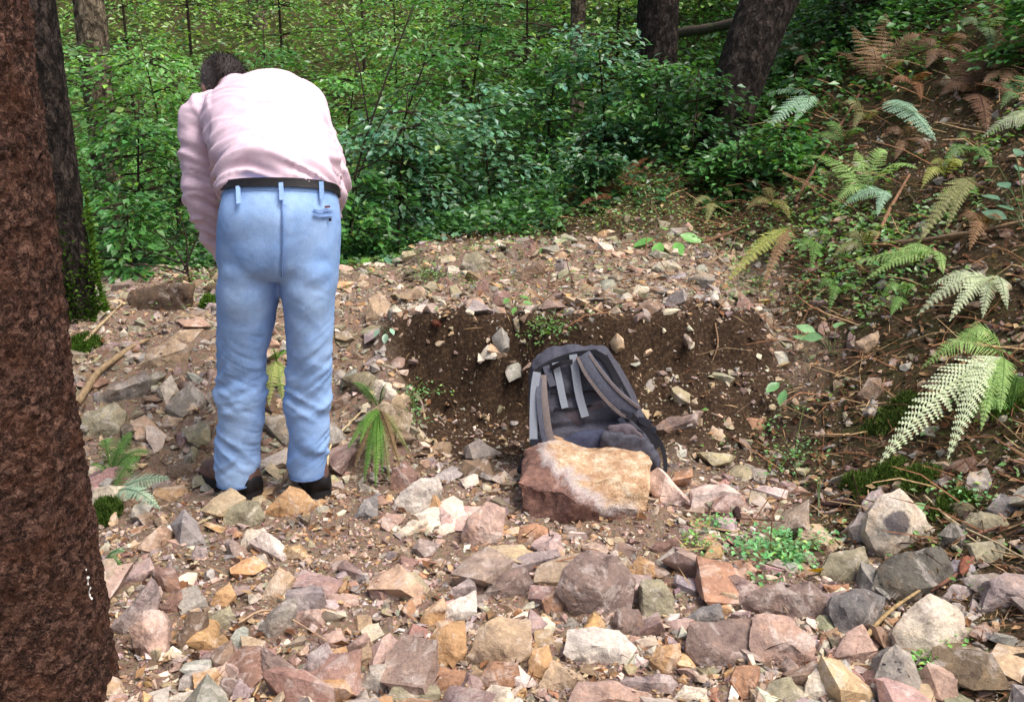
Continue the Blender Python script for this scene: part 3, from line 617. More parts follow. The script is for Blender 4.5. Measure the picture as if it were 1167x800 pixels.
# ------------------------------------------------------------------ trees: trunks
def bark_mat(name, dark, mid, light, scale, rust=None, lich=0.0, zs=0.55):
    m, nt, b = new_mat(name); tc = coord(nt, 'object')
    mp = nt.nodes.new('ShaderNodeMapping'); nt.links.new(tc, mp.inputs[0]); mp.inputs['Scale'].default_value = (1, 1, zs)
    vec = mp.outputs[0]; n1 = noise(nt, vec, scale, 6, 0.7, 0.6); n2 = noise(nt, vec, scale*4.5, 5, 0.7); n0 = noise(nt, vec, scale*0.22, 4, 0.6)
    vo = nt.nodes.new('ShaderNodeTexVoronoi'); vo.feature = 'DISTANCE_TO_EDGE'; vo.inputs['Scale'].default_value = scale*0.9
    wp = mixc(nt, 0.12, vec, n1.outputs['Color']); nt.links.new(wp, vo.inputs['Vector'])
    c = ramp(nt, n1.outputs['Fac'], [(0.40, dark), (0.5, mid), (0.58, light)])
    c = mixc(nt, ramp(nt, n2.outputs['Fac'], [(0.5, (0, 0, 0)), (0.64, (0.6, 0.6, 0.6))]), c, light)
    c = mixc(nt, ramp(nt, n2.outputs['Fac'], [(0.34, (0.75, 0.75, 0.75)), (0.46, (0, 0, 0))]), c, tuple(q*0.6 for q in dark))
    if rust: c = mixc(nt, ramp(nt, n0.outputs['Fac'], [(0.45, (0, 0, 0)), (0.7, (0.45, 0.45, 0.45))]), c, rust)
    c = mixc(nt, ramp(nt, vo.outputs['Distance'], [(0.0, (0.65, 0.65, 0.65)), (0.09, (0, 0, 0))]), c, tuple(q*0.45 for q in dark))
    if lich: c = mixc(nt, ramp(nt, noise(nt, vec, scale*1.7, 3, 0.5).outputs['Fac'], [(0.68, (0, 0, 0)), (0.74, (lich,)*3)]), c, lin(150, 150, 135))
    nt.links.new(c, b.inputs['Base Color']); b.inputs['Roughness'].default_value = 0.9; b.inputs['Specular IOR Level'].default_value = 0.15
    h = N(nt, 'ShaderNodeMath', operation='MULTIPLY_ADD'); nt.links.new(ramp(nt, vo.outputs['Distance'], [(0, (0, 0, 0)), (0.14, (1, 1, 1))]), h.inputs[0]); h.inputs[1].default_value = 0.5
    nt.links.new(mixc(nt, 0.5, n1.outputs['Fac'], n2.outputs['Fac']), h.inputs[2]); bump(nt, b, h.outputs[0], 1.0, 0.03)
    return m
def trunk(pts, rads, seg, rows, amp, seed, flare=0.0, lobes=5, flake=0.0):
    p = bez(pts, rows); tt = np.linspace(0, 1, len(p)); rr = np.interp(tt, np.linspace(0, 1, len(rads)), rads)
    _, fr = frames(p); a = np.linspace(0, 2*math.pi, seg, endpoint=False); v = []
    L = np.concatenate([[0], np.cumsum(np.linalg.norm(np.diff(p, axis=0), axis=1))])
    for k in range(len(p)):
        n, b = fr[k]; fl = flare*math.exp(-L[k]/0.22)*(0.65+0.35*np.cos(lobes*a+seed))
        q = np.stack([np.cos(a)*1.5, np.sin(a)*1.5, np.full_like(a, L[k]*2)], -1)
        rad = rr[k]*(1+0.05*vnoise(q+seed*7, seed)) + fl
        if amp:
            q2 = np.stack([np.cos(a)*rr[k], np.sin(a)*rr[k], np.full_like(a, L[k]*0.8)], -1)
            rad = rad + amp*fbm(q2*28, seed, 3, 0.6) + flake*np.abs(fbm(q2*70+3, seed+2, 2))
        v.append(p[k] + rad[:, None]*(np.cos(a)[:, None]*n + np.sin(a)[:, None]*b))
    v = np.concatenate(v); i = np.arange(len(p)*seg).reshape(len(p), seg); j = np.roll(i, -1, 1)
    return v, np.stack([i[:-1], j[:-1], j[1:], i[1:]], -1).reshape(-1, 4)
M['bark_red'] = bark_mat('spruce_bark', lin(40, 28, 24), lin(90, 62, 52), lin(150, 114, 98), 46, lin(118, 74, 50), 0.25, 1.3)
M['bark_dark'] = bark_mat('dark_bark', lin(22, 19, 18), lin(50, 42, 38), lin(82, 72, 66), 22)  # brown-black tones put the shade on the second left trunk into its colour
M['bark_grey'] = bark_mat('grey_bark', lin(70, 60, 50), lin(112, 98, 82), lin(150, 136, 116), 16)
def dead_twigs(t, base, r0, spots, mat='wood', c=(70, 58, 48)):
    for (dx, dz, ln, up) in spots:
        s = np.array(base) + np.array([dx*r0*0.7, -0.2*r0, dz]); e = s + np.array([math.copysign(ln, dx), -0.05, up])
        pts = bez([s, (s+e)/2+np.array([0, 0, 0.03]), e], 6); v, f = tube(pts, np.linspace(0.009, 0.003, len(pts)), 5)
        wmesh('dead_twig', v, f, t, col=np.tile(lin(c), (len(v), 1)), smooth=True, mat=M[mat])
def tree(name, label, x, y, top, rads, mat, seg=48, rows=160, amp=0.004, seed=1, flare=0.0, flake=0.0, z0=None, mid=None, twigs=()):
    z = H1(x, y) if z0 is None else z0; t = empty(name, (x, y, z)); pts = [(x, y, z-0.25)] + ([mid] if mid else [((x+top[0])/2, (y+top[1])/2, (z+top[2])/2)]) + [top]
    v, f = trunk(pts, rads, seg, rows, amp, seed, flare, flake=flake); wmesh('trunk', v, f, t, smooth=True, mat=M[mat])
    tag(t, label, 'tree'); dead_twigs(t, (x, y, z), rads[0], twigs); return t
big = tree('spruce_tree', 'large red-brown spruce trunk standing at the left edge of the picture', -1.200, 2.05, (-1.185, 2.05, 4.6), [0.225, 0.215, 0.205, 0.20, 0.195], 'bark_red', 230, 560, 0.009, 3, 0.035, 0.016, mid=(-1.19, 2.05, 1.8))
for k in range(7):                                        # resin drip on the trunk
    p = P(99.5+0.5*math.sin(k), 651+k*4.2, 2.09)
dk = tree('spruce_tree', 'blackish trunk with a mossy foot behind the large red-brown trunk', -2.15, 4.62, (-2.19, 4.62, 6.0), [0.135, 0.125, 0.115, 0.11], 'bark_dark', 90, 260, 0.006, 5, 0.03, 0.004)
tree('spruce_tree', 'slim grey-brown trunk among the leaves left of the person', -3.25, 8.0, (-3.3, 8.1, 7), [0.12, 0.11, 0.1], 'bark_grey', 48, 160, 0.004, 6, 0, 0.002, twigs=((1, 2.05, .32, .05), (1, 1.75, .25, .02), (-1, 1.9, .2, .1)))
tree('young_tree', 'thin straight pole-like trunk at the top middle', 0.56, 8.6, (0.50, 8.7, 7), [0.065, 0.06, 0.055], 'bark_grey', 28, 100, 0.002, 7, twigs=((-1, .95, .5, .12), (-1, .75, .7, .05)))
tree('spruce_tree', 'thick blackish trunk right of the thin pole-like trunk', 1.18, 8.3, (1.12, 8.5, 7), [0.17, 0.155, 0.145], 'bark_dark', 60, 160, 0.006, 8, 0.05, 0.004)
tree('spruce_tree', 'brown trunk just behind the thick blackish trunk', 2.05, 11.5, (2.0, 11.7, 8), [0.2, 0.19, 0.18], 'bark_grey', 40, 100, 0.005, 9)
tree('spruce_tree', 'far faint trunk above the bowed head of the person', -4.4, 18.0, (-4.4, 18.2, 10), [0.16, 0.15, 0.14], 'bark_grey', 30, 80, 0.004, 10)
tree('beech_tree', 'leaning grey-sided trunk at the top of the slope', 1.42, 7.1, (2.62, 7.6, 3.6), [0.15, 0.17, 0.2, 0.22], 'bark_dark', 60, 140, 0.006, 11, 0.10, mid=(1.72, 7.2, 1.75))
tree('beech_tree', 'dark trunk rising behind the leaning trunk', 2.75, 8.1, (3.2, 8.4, 6), [0.26, 0.22, 0.2], 'bark_dark', 50, 120, 0.006, 12, 0.12)

# resin streak, a part of the big trunk
acc_ = Acc()
for k in range(9):
    a0 = P(98+0.6*k, 650+k*4.0, 1.0); d = (a0-CAM); d /= np.linalg.norm(d); o2 = CAM[:2]-np.array([-1.198, 2.05]); b2 = 2*(o2@d[:2]); a2 = d[:2]@d[:2]; c2 = o2@o2-0.228**2
    disc = b2*b2-4*a2*c2
    if disc > 0:
        q = CAM + d*((-b2-math.sqrt(disc))/(2*a2)); v, f = tube([q+np.array([.002*math.sin(k*2.3), 0, .006]), q+np.array([.002*math.sin(k*4.1), 0, 0]), q-np.array([0, 0, .008])], [.0012, .0022+.0012*(k % 3), .001], 6)
        acc_.v.append(v); acc_.f.append([tuple(i+acc_.n for i in z_) for z_ in f]); acc_.c.append(np.tile((0.75, 0.75, 0.72), (len(v), 1))); acc_.n += len(v)
if acc_.n:
    v, f, c = acc_.get(); wmesh('resin_drip', v, f, big, col=c, smooth=True, mat=M['litter'])

r = np.random.default_rng(12); n = 3800; th = r.uniform(-math.pi, 0.6, n); zz_ = dk.location.z - .03 + r.uniform(0, 1, n)**1.5*.62; keep = r.uniform(0, 1, n) < 1.1-(zz_-dk.location.z)/.6+.5*np.sin(th*3); th, zz_ = th[keep], zz_[keep]; n = len(th)
rad = .138+.03*np.exp(-(zz_-dk.location.z)/.2); q = np.stack([dk.location.x+rad*np.cos(th), dk.location.y+rad*np.sin(th), zz_], -1); out = np.stack([np.cos(th), np.sin(th), .5+0*th], -1)
sdm = np.cross(out, r.normal(0, 1, (n, 3))); sdm /= np.linalg.norm(sdm, axis=1)[:, None]; tip = q + out*r.uniform(.012, .03, (n, 1)) + r.normal(0, .008, (n, 3))
wmesh('moss', np.stack([q-sdm*.008, tip, q+sdm*.008], 1).reshape(-1, 3), np.arange(3*n).reshape(-1, 3), dk, col=np.repeat(np.array(lin(70, 100, 34))[None]*r.uniform(.5, 1.5, (n, 1)), 3, 0), mat=M['moss'])

# ------------------------------------------------------------------ leaves
LEAF_Q = np.array([[0, 0, 0], [0.45, -0.30, 0.06], [1, 0, -0.08], [0.45, 0.30, 0.06]]); LEAF_F = np.array([[0, 1, 2, 3]])
_o = np.array([(0, .0), (.12, .12), (.32, .25), (.55, .27), (.78, .17), (1, 0)])
def broad_leaf():
    v = [(a, b, 0.10*b - 0.18*a*a) for a, b in _o] + [(a, -b, 0.10*b - 0.18*a*a) for a, b in _o[1:-1]] + [(a, 0, -0.03 - 0.18*a*a) for a, _ in _o[1:-1]]
    up = [0, 1, 2, 3, 4, 5]; dn = [0, 6, 7, 8, 9, 5]; md = [0, 10, 11, 12, 13, 5]; f = []
    for k in range(5):
        f.append([q for q in dict.fromkeys((md[k], md[k+1], up[k+1], up[k]))]); f.append([q for q in dict.fromkeys((dn[k], dn[k+1], md[k+1], md[k]))])
    return np.array(v), [tuple(q) for q in f]
def leaf_rot(n, r, tilt=0.5, az=None):
    az = r.uniform(0, 2*math.pi, n) if az is None else az; tx = r.normal(0, tilt, n); ty = r.normal(0.12, tilt*0.7, n); c, s = np.cos, np.sin; o = np.zeros(n); i = o+1
    Rz = np.stack([np.stack([c(az), -s(az), o], -1), np.stack([s(az), c(az), o], -1), np.stack([o, o, i], -1)], 1)
    Rx = np.stack([np.stack([i, o, o], -1), np.stack([o, c(tx), -s(tx)], -1), np.stack([o, s(tx), c(tx)], -1)], 1)
    Ry = np.stack([np.stack([c(ty), o, s(ty)], -1), np.stack([o, i, o], -1), np.stack([-s(ty), o, c(ty)], -1)], 1)
    return Rz @ Ry @ Rx
def leaves(pos, size, R, cols):
    v = (np.einsum('nij,kj->nki', R, LEAF_Q)*np.asarray(size)[:, None, None] + pos[:, None]).reshape(-1, 3)
    f = (LEAF_F[None] + (np.arange(len(pos))*4)[:, None, None]).reshape(-1, 4); return v, f, np.repeat(cols, 4, 0)
def leafcol(n, base, r, var=0.25):
    c = np.array(lin(base))[None]*r.uniform(1-var, 1+var*1.2, (n, 1)); c = c*(1+r.normal(0, 0.09, (n, 3))); 
    y_ = r.uniform(0, 1, n) < 0.06; c[y_] = c[y_]*np.array([1.8, 1.25, 0.7]); return np.clip(c, 0.004, 0.7)
GR = dict(bright=(110, 162, 84), mid=(84, 132, 70), deep=(60, 98, 58), blue=(104, 148, 118), yell=(142, 176, 100))
def sapling(px, y, h, spread, nb, lpb, colr, label, seed, lean=(0, 0), lsize=0.06, name='beech_sapling', lay=0.10):
    r = np.random.default_rng(seed); x = (px-CW/2)/FPX*y*0.99; z = H1(x, y); t = empty(name, (x, y, z))
    sp = bez([(x, y, z-0.05), (x+lean[0]*0.35, y+lean[1]*0.3, z+h*0.5), (x+lean[0], y+lean[1], z+h)], 10)
    ac = Acc(); v, f = tube(sp, np.linspace(0.006+0.006*h, 0.004, len(sp)), 5); V = [v]; Fl = list(f); n0 = len(v)
    LP, LA = [], []
    for k in range(nb):
        s = r.uniform(0.12, 1.0); b0 = sp[min(int(s*(len(sp)-1)), len(sp)-1)]; a = r.uniform(0, 2*math.pi); L = spread*(0.45+0.75*r.uniform(0, 1))*(1.15-0.55*s)
        d = np.array([math.cos(a), math.sin(a), 0]); lat = np.array([-d[1], d[0], 0]); rise = r.uniform(-0.05, 0.4)
        bp = np.array([b0 + d*L*q + np.array([0, 0, rise*L*q - 0.35*L*q*q]) for q in np.linspace(0, 1, 5)])
        v, f = tube(bp, np.linspace(0.006, 0.002, 5), 4, cap=False); V.append(v); Fl += [tuple(i+n0 for i in q) for q in f]; n0 += len(v)
        u = r.uniform(0.12, 1.05, lpb); wv = r.uniform(-1, 1, lpb)*0.40*L*(1.1-u*0.7)
        pp = b0 + d*L*u[:, None] + lat*wv[:, None]; pp[:, 2] += rise*L*u - 0.35*L*u*u - 0.18*np.abs(wv) + r.normal(0, lay*0.35, lpb)
        LP.append(pp); LA.append(a + np.sign(wv)*r.uniform(0.2, 1.1, lpb))
    wmesh('branches', np.concatenate(V), Fl, t, col=np.tile(lin(52, 42, 34), (n0, 1)), smooth=True, mat=M['wood'])
    LP = np.concatenate(LP); LA = np.concatenate(LA); n = len(LP)
    gz = H(LP[:, 0], LP[:, 1])+0.03; LP[:, 2] = np.maximum(LP[:, 2], gz)
    v, f, c = leaves(LP, lsize*r.uniform(0.6, 1.25, n), leaf_rot(n, r, 0.42, LA), leafcol(n, GR[colr], r))
    wmesh('foliage', v, f, t, col=c, mat=M['leaf']); tag(t, label, 'shrub', 'shrubs and saplings of the undergrowth'); return t
SAP = [ # px, y, height, spread, branches, leaves per branch, colour, label
 (150, 6.6, 1.2, 0.75, 46, 42, 'mid', 'green sapling in front of the slim grey-brown trunk', (0.1, 0)),
 (205, 7.6, 2.1, 1.0, 56, 44, 'bright', 'tall bright green sapling just left of the bowed head', (-.2, 0)),
 (118, 9.2, 2.8, 1.2, 60, 44, 'bright', 'tall sapling beside the slim grey-brown trunk', (.2, 0)),
 (235, 6.9, 1.0, 0.7, 40, 40, 'deep', 'dark shrub behind the hanging left sleeve', (0, 0)),
 (140, 5.75, 0.45, 0.45, 24, 34, 'mid', 'low shrub behind the long flat brown slab', (0, 0)),
 (300, 9.5, 2.7, 1.2, 60, 44, 'mid', 'tall sapling rising behind the person', (.1, 0)),
 (375, 8.8, 2.4, 1.1, 58, 44, 'bright', 'bright sapling above the right shoulder', (.3, 0)),
 (415, 7.2, 1.9, 0.9, 50, 42, 'mid', 'sapling with long leaning stem right of the shirt', (.55, 0)),
 (450, 6.5, 1.1, 0.7, 44, 40, 'blue', 'blue-green shrub right of the jeans hip', (.1, 0)),
 (405, 6.15, 0.6, 0.5, 34, 38, 'mid', 'low leafy shrub touching the right hip outline', (0, 0)),
 (520, 7.9, 2.2, 1.0, 56, 44, 'mid', 'sapling left of the thin pole-like trunk', (.3, 0)),
 (490, 6.7, 0.75, 0.55, 36, 38, 'deep', 'dark low shrub at the far edge of the plateau', (0, 0)),
 (560, 7.0, 1.0, 0.7, 42, 40, 'blue', 'blue-green shrub in the middle of the hedge', (-.1, 0)),
 (620, 7.4, 1.1, 0.7, 44, 40, 'mid', 'green shrub below the thin pole-like trunk', (.1, 0)),
 (600, 9.5, 2.4, 1.1, 56, 44, 'bright', 'light sapling behind the thin pole-like trunk', (0, 0)),
 (690, 7.3, 1.0, 0.65, 40, 38, 'blue', 'broad-leaved shrub in front of the thick blackish trunk', (-.1, 0)),
 (745, 7.2, 0.65, 0.5, 34, 36, 'mid', 'low shrub at the foot of the thick blackish trunk', (0, 0)),
 (790, 6.9, 0.7, 0.5, 32, 36, 'deep', 'dark shrub between the thick trunk and the leaning trunk', (0, 0)),
 (700, 10.5, 2.2, 1.1, 50, 42, 'yell', 'yellow-green sapling far between the trunks', (0, 0)),
 (800, 10.0, 1.9, 1.0, 46, 42, 'yell', 'yellow-green sapling left of the leaning trunk', (0, 0)),
 (960, 7.6, 0.8, 0.6, 34, 36, 'deep', 'dark shrub at the top of the slope right of the leaning trunk', (0, 0)),
 (1040, 8.4, 1.2, 0.8, 40, 38, 'deep', 'taller dark shrub along the top edge at right', (0, 0)),
 (455, 10.8, 2.6, 1.2, 56, 44, 'bright', 'far bright sapling right of the shoulders', (0, 0)),
 (60, 8.0, 2.4, 1.1, 46, 44, 'mid', 'sapling showing between the two left trunks', (0, 0)),
 (330, 13.5, 3.6, 1.5, 60, 44, 'bright', 'far tall sapling straight above the back of the person', (0, 0)),
 (230, 13.0, 3.8, 1.5, 60, 44, 'yell', 'far yellow-green sapling above the left shoulder', (0, 0)),
 (160, 12.0, 3.6, 1.4, 56, 44, 'bright', 'far sapling just right of the slim grey-brown trunk', (0, 0)),
 (530, 13.0, 3.2, 1.4, 56, 44, 'bright', 'far sapling at the top edge left of the thin trunk', (0, 0)),
 (420, 15.0, 3.8, 1.6, 60, 44, 'yell', 'farthest yellow-green sapling at the top edge', (0, 0)),
 (640, 12.5, 2.4, 1.2, 50, 44, 'mid', 'far green sapling directly behind the thin trunk', (0, 0)),
 (760, 12.5, 2.0, 1.1, 46, 42, 'bright', 'far bright sapling between the brown and leaning trunks', (0, 0)),
 (890, 6.3, 0.35, 0.35, 26, 30, 'mid', 'low leafy shrub on the slope above the pit corner', (0, 0)),
 (840, 6.5, 0.40, 0.4, 26, 30, 'mid', 'small shrub just below the leaning trunk', (0, 0)),
 (1160, 5.8, 0.45, 0.4, 26, 30, 'mid', 'green shrub at the right edge below the corner', (0, 0)),
 (680, 6.35, 0.30, 0.35, 24, 28, 'deep', 'very low dark shrub on the bank behind the plateau', (0, 0)),
]
for k, q in enumerate(SAP): sapling(q[0], q[1], q[2], q[3], q[4], int(q[5]*1.2), q[6], q[7], 300+k, q[8])

# bare dark saplings: the thin slanting stems right of the shirt and the twigs by the sleeve
def stems(name, label, lines, cat, col=(46, 38, 32), y=6.2):
    pts0 = [[P(a, b, y*0.985) for a, b in ln] for ln, _ in lines]; base = min((p for l in pts0 for p in l), key=lambda p: p[2])
    gz = H1(base[0], base[1]); t = empty(name, (base[0], base[1], gz))
    for (ln, rr), pp in zip(lines, pts0):
        if pp[0] is base or np.allclose(pp[0], base): pp = [np.array([base[0], base[1], gz-0.03])] + pp
        p = bez(pp, 12); v, f = tube(p, np.linspace(rr, rr*0.4, len(p)), 5); wmesh('branch', v, f, t, col=np.tile(lin(col), (len(v), 1)), smooth=True, mat=M['wood'])
    tag(t, label, cat); return t
stems('bare_sapling', 'dark bare slanting stems right of the pink shirt', [([(398, 290), (405, 200), (440, 90), (472, 5)], .011), ([(402, 215), (440, 130), (480, 95)], .006), ([(420, 140), (405, 60), (380, 5)], .006), ([(400, 190), (380, 160), (365, 120)], .005), ([(400, 200), (440, 175), (470, 130), (500, 70)], .006)], 'sapling')
stems('bare_sapling', 'bare dark twigs fanning out below the left sleeve', [([(215, 315), (200, 285), (175, 262)], .008), ([(210, 308), (225, 270), (240, 240)], .006), ([(205, 300), (180, 290), (150, 283)], .006), ([(215, 312), (190, 305), (140, 300)], .006), ([(214, 310), (212, 270), (200, 235)], .006)], 'sapling', y=5.6)

# undergrowth: uncounted ground leaves on the far slopes and bank
r = np.random.default_rng(91); n = 150000
yy = 1/r.uniform(1/30, 1/5.8, n); xx = r.uniform(-0.68, 0.68, n)*yy; nz = fbm(np.stack([xx, yy, xx*0], -1)*0.9, 41, 3)
edge = 5.9 + 0.55*sst(0.2, 1.2, xx)
keep = (yy > edge + 0.3*nz) & (r.uniform(0, 1, n) < 0.72+0.8*nz) & ((xx < 0.3) | (yy > 7.0) | (r.uniform(0, 1, n) < 0.25))
xx, yy, nz = xx[keep], yy[keep], nz[keep]; n = len(xx); hh = r.uniform(0, 1, n)**1.6*(0.08+0.035*np.clip(yy-5, 0, 10))*(1+nz)
pos = np.stack([xx, yy, H(xx, yy)+0.02+hh], -1)
hue = np.where(r.uniform(0, 1, n)[:, None] < sst(8, 18, yy)[:, None]*0.7, np.array(lin(GR['yell'])), np.where(r.uniform(0, 1, n)[:, None] < 0.5, np.array(lin(GR['mid'])), np.array(lin(GR['deep']))))
c = hue*r.uniform(0.7, 1.3, (n, 1))
v, f, c = leaves(pos, (0.036+0.0032*yy)*r.uniform(0.6, 1.4, n), leaf_rot(n, r, 0.45), c)
tag(link('undergrowth', make_mesh('undergrowth', v, f, c, mat=M['leaf'])), 'leafy green undergrowth covering the far hillside', 'undergrowth', kind='stuff')

# ------------------------------------------------------------------ ferns
def frond(a, b, arch, width, npin, r, nrm=None, sub=7):
    a, b = np.asarray(a, float), np.asarray(b, float); L = np.linalg.norm(b-a); s = np.linspace(0, 1, 22)
    p = a + (b-a)*s[:, None]; p[:, 2] += arch*4*s*(1-s)*(1-0.25*s)
    t = np.gradient(p, axis=0); t /= np.linalg.norm(t, axis=1)[:, None]
    up = np.array([0, -0.55, 1.0]) if nrm is None else np.array(nrm, float); up /= np.linalg.norm(up)
    V, Fc, Cw = [], [], []; n0 = 0
    v, f = tube(p, np.linspace(0.0035, 0.0012, len(p)), 4, cap=False); V.append(v); Fc += list(f); n0 += len(v); Cw.append(np.full(len(v), 0.8))
    for k in range(npin):
        u = 0.10 + 0.89*(k/(npin-1)); prof = (min(1, 0.35+u*2.6) if u < 0.25 else (1-u)**0.75*1.25); wl = width*max(prof, 0.04)
        c = np.array([np.interp(u, s, p[:, q]) for q in range(3)]); tt = np.array([np.interp(u, s, t[:, q]) for q in range(3)])
        lat = np.cross(up, tt); lat /= np.linalg.norm(lat)+1e-9; nn = np.cross(tt, lat)
        for sg in (-1, 1):
            d = sg*lat*math.cos(0.42)+tt*math.sin(0.42) - nn*0.22*r.uniform(0.4, 1.6) + r.normal(0, 0.05, 3); d /= np.linalg.norm(d)
            side = np.cross(nn, d); ns = max(3, int(sub*prof+2)); wmax = L/npin*0.62
            # leaflets along the pinna: two saw-toothed rows
            for j in range(ns):
                q0 = j/ns; q1 = (j+1)/ns; w0 = wmax*(1-q0*0.8)
                c0 = c + d*wl*q0 - nn*0.12*wl*q0*q0; c1 = c + d*wl*q1 - nn*0.12*wl*q1*q1
                for s2 in (-1, 1):
                    tip = c0 + (c1-c0)*0.85 + s2*side*w0 - nn*0.1*w0
                    V.append(np.array([c0, tip, c1])); Fc.append((n0, n0+1, n0+2) if s2 > 0 else (n0, n0+2, n0+1)); n0 += 3; Cw.append(np.full(3, r.uniform(0.8, 1.2)))
    return np.concatenate(V), Fc, np.concatenate(Cw)
def fern(label, base, tips, col, width=0.09, arch=0.06, npin=20, lift=0.95, name='fern', seed=0, sub=7, nrm=None):
    r = np.random.default_rng(2000+seed); B, t0 = hit(*base); t = empty(name, B)
    for (tx, ty, *rest) in tips:
        wd = rest[0] if rest else width; cl = rest[1] if len(rest) > 1 else col
        _, tt = hit(tx, ty); tt = min(max(tt, t0*0.82), t0*1.12); q = P(tx, ty, tt*lift)
        v, f, cw = frond(B+np.array([0, -0.01, 0.01]), q, arch*r.uniform(0.6, 1.3), wd, npin, r, nrm, sub)
        c = np.array(lin(cl))[None]*cw[:, None]*r.uniform(0.85, 1.15)
        wmesh('frond', v, f, t, col=c, mat=M['fern'])
    tag(t, label, 'fern'); return t
PALE, LIME, SAGE, YEL, GRN, OLV, BRN = (204, 216, 178), (156, 190, 112), (154, 188, 160), (160, 166, 88), (108, 150, 76), (136, 138, 90), (138, 110, 82)
fern('large pale fern drooping over the mossy stones at right', (1142, 412), [(1003, 527, .10, PALE), (1080, 523, .07, PALE), (1118, 490, .05, LIME), (1050, 420, .07, LIME), (1085, 398, .06, LIME), (1140, 470, .05, LIME)], PALE, arch=0.10, npin=26, seed=1, lift=0.93)
fern('whitish fern fan high on the right bank', (1128, 322), [(1045, 360, .055), (1082, 366, .05), (1062, 325, .05), (1120, 362, .05), (1148, 352, .045)], PALE, arch=0.06, seed=2, npin=18)
fern('light green fern lying across the long stick', (1065, 290), [(945, 308, .05), (985, 320, .045), (1010, 296, .045), (1075, 312, .04)], LIME, arch=0.04, seed=3)
fern('big yellow-green fern in the middle of the slope', (985, 222), [(915, 178, .07), (940, 200, .07), (1010, 172, .07), (1045, 192, .07), (950, 235, .06), (975, 172, .06)], LIME, arch=0.08, seed=4)
fern('sage-green fern frond near the top of the right slope', (1012, 118), [(1066, 160, .12, SAGE), (1045, 128, .09, SAGE)], SAGE, arch=0.05, seed=5)
fern('sage-green fern below the leaning trunk', (930, 112), [(856, 118, .06, SAGE), (870, 152, .10, SAGE), (905, 140, .07, SAGE)], SAGE, arch=0.07, seed=6)
fern('small blue-green fern below the big yellow-green fern', (1010, 222), [(958, 238, .06, SAGE), (1000, 246, .05, SAGE)], SAGE, arch=0.05, seed=7)
fern('pale fern frond at the right edge halfway up', (1180, 140), [(1118, 158, .07, PALE), (1140, 140, .05, PALE)], PALE, arch=0.05, seed=8)
fern('long yellowish fern frond at the top of the plateau bank', (880, 190), [(782, 198, .06, YEL), (800, 184, .05, YEL)], YEL, arch=0.05, seed=9)
fern('drooping olive fern frond beside the upright stick', (1110, 205), [(1048, 276, .07, OLV), (1078, 262, .05, OLV)], OLV, arch=0.10, seed=10)
fern('yellow-brown fern hanging over the right end of the pit', (905, 262), [(828, 322, .07, YEL), (850, 296, .05, OLV), (868, 330, .05, BRN)], YEL, arch=0.06, seed=11)
fern('pale frosty fern beside the foot of the large trunk', (130, 566), [(193, 545, .06, (176, 206, 178)), (182, 580, .05, (176, 206, 178)), (160, 520, .05, GRN)], SAGE, arch=0.04, seed=12, npin=18)
fern('darker green fern behind the frosty fern', (128, 545), [(150, 492, .05), (120, 500, .05), (170, 515, .05), (104, 530, .05), (140, 510, .05)], GRN, arch=0.05, seed=13, npin=18)
fern('bright green fern between the legs of the person', (316, 412), [(306, 462, .04, (186, 196, 120)), (322, 456, .04, (160, 180, 100)), (310, 398, .04, (110, 176, 62)), (330, 400, .04, (110, 176, 62))], GRN, arch=0.03, seed=14, npin=16, lift=0.93)
fern('drooping dark green and brown fern clump at the left end of the pit', (432, 468), [(415, 548, .030), (428, 553, .028, (104, 146, 62)), (444, 546, .028, OLV), (456, 532, .028, (140, 116, 80)), (404, 532, .03, (126, 104, 74)), (396, 512, .03), (466, 515, .028, OLV), (436, 540, .026), (410, 505, .03, (104, 146, 62)), (450, 515, .026, (126, 104, 74)), (402, 436, .03), (440, 438, .03)], (88, 128, 56), arch=0.03, seed=15, npin=26, lift=0.94)
fern('grey-brown withered fern at the far left of the plateau edge', (520, 242), [(548, 272, .05), (530, 282, .05), (505, 262, .05)], (150, 146, 112), arch=0.05, seed=16)
fern('withered fern under the hedge in the middle', (580, 235), [(590, 272, .06), (560, 270, .05), (610, 262, .05)], (146, 142, 100), arch=0.05, seed=17)
fern('small fern sprig at the right side of the large trunk foot', (122, 640), [(142, 628, .025, (136, 186, 130)), (140, 648, .02, GRN)], GRN, arch=0.02, seed=18, npin=12)
fern('tall brown dead bracken at the top right', (1000, 100), [(970, 30, .10), (1010, 15, .12), (1050, 40, .10), (985, 60, .08), (1030, 70, .08), (950, 60, .07)], BRN, arch=0.12, name='bracken', seed=19)
fern('brown collapsed bracken heap at the upper right', (1110, 110), [(1080, 75, .09), (1135, 60, .09), (1150, 110, .08), (1070, 110, .08), (1125, 150, .09), (1095, 60, .08), (1060, 95, .08)], (112, 82, 62), arch=0.08, name='bracken', seed=20)
fern('small brown bracken beside the leaning trunk', (925, 80), [(880, 60, .06), (895, 40, .06), (940, 50, .06), (905, 75, .05)], BRN, arch=0.10, name='bracken', seed=21)
fern('reddish dead bracken under the hedge', (700, 225), [(668, 215, .05), (690, 200, .05), (720, 210, .05), (740, 180, .05), (660, 235, .05)], (122, 76, 50), arch=0.06, name='bracken', seed=22)
fern('dark sage fern clump left of the big yellow-green fern', (895, 205), [(850, 170, .06), (925, 190, .05), (875, 160, .05)], OLV, arch=0.06, seed=23)
fern('green fern above the big yellow-green fern', (960, 165), [(940, 140, .06), (985, 150, .06), (920, 158, .06)], GRN, arch=0.06, seed=24)
fern('green fern in the lower right corner by the edge', (1150, 470), [(1125, 440, .05), (1160, 430, .05), (1100, 480, .04)], GRN, arch=0.05, seed=25)

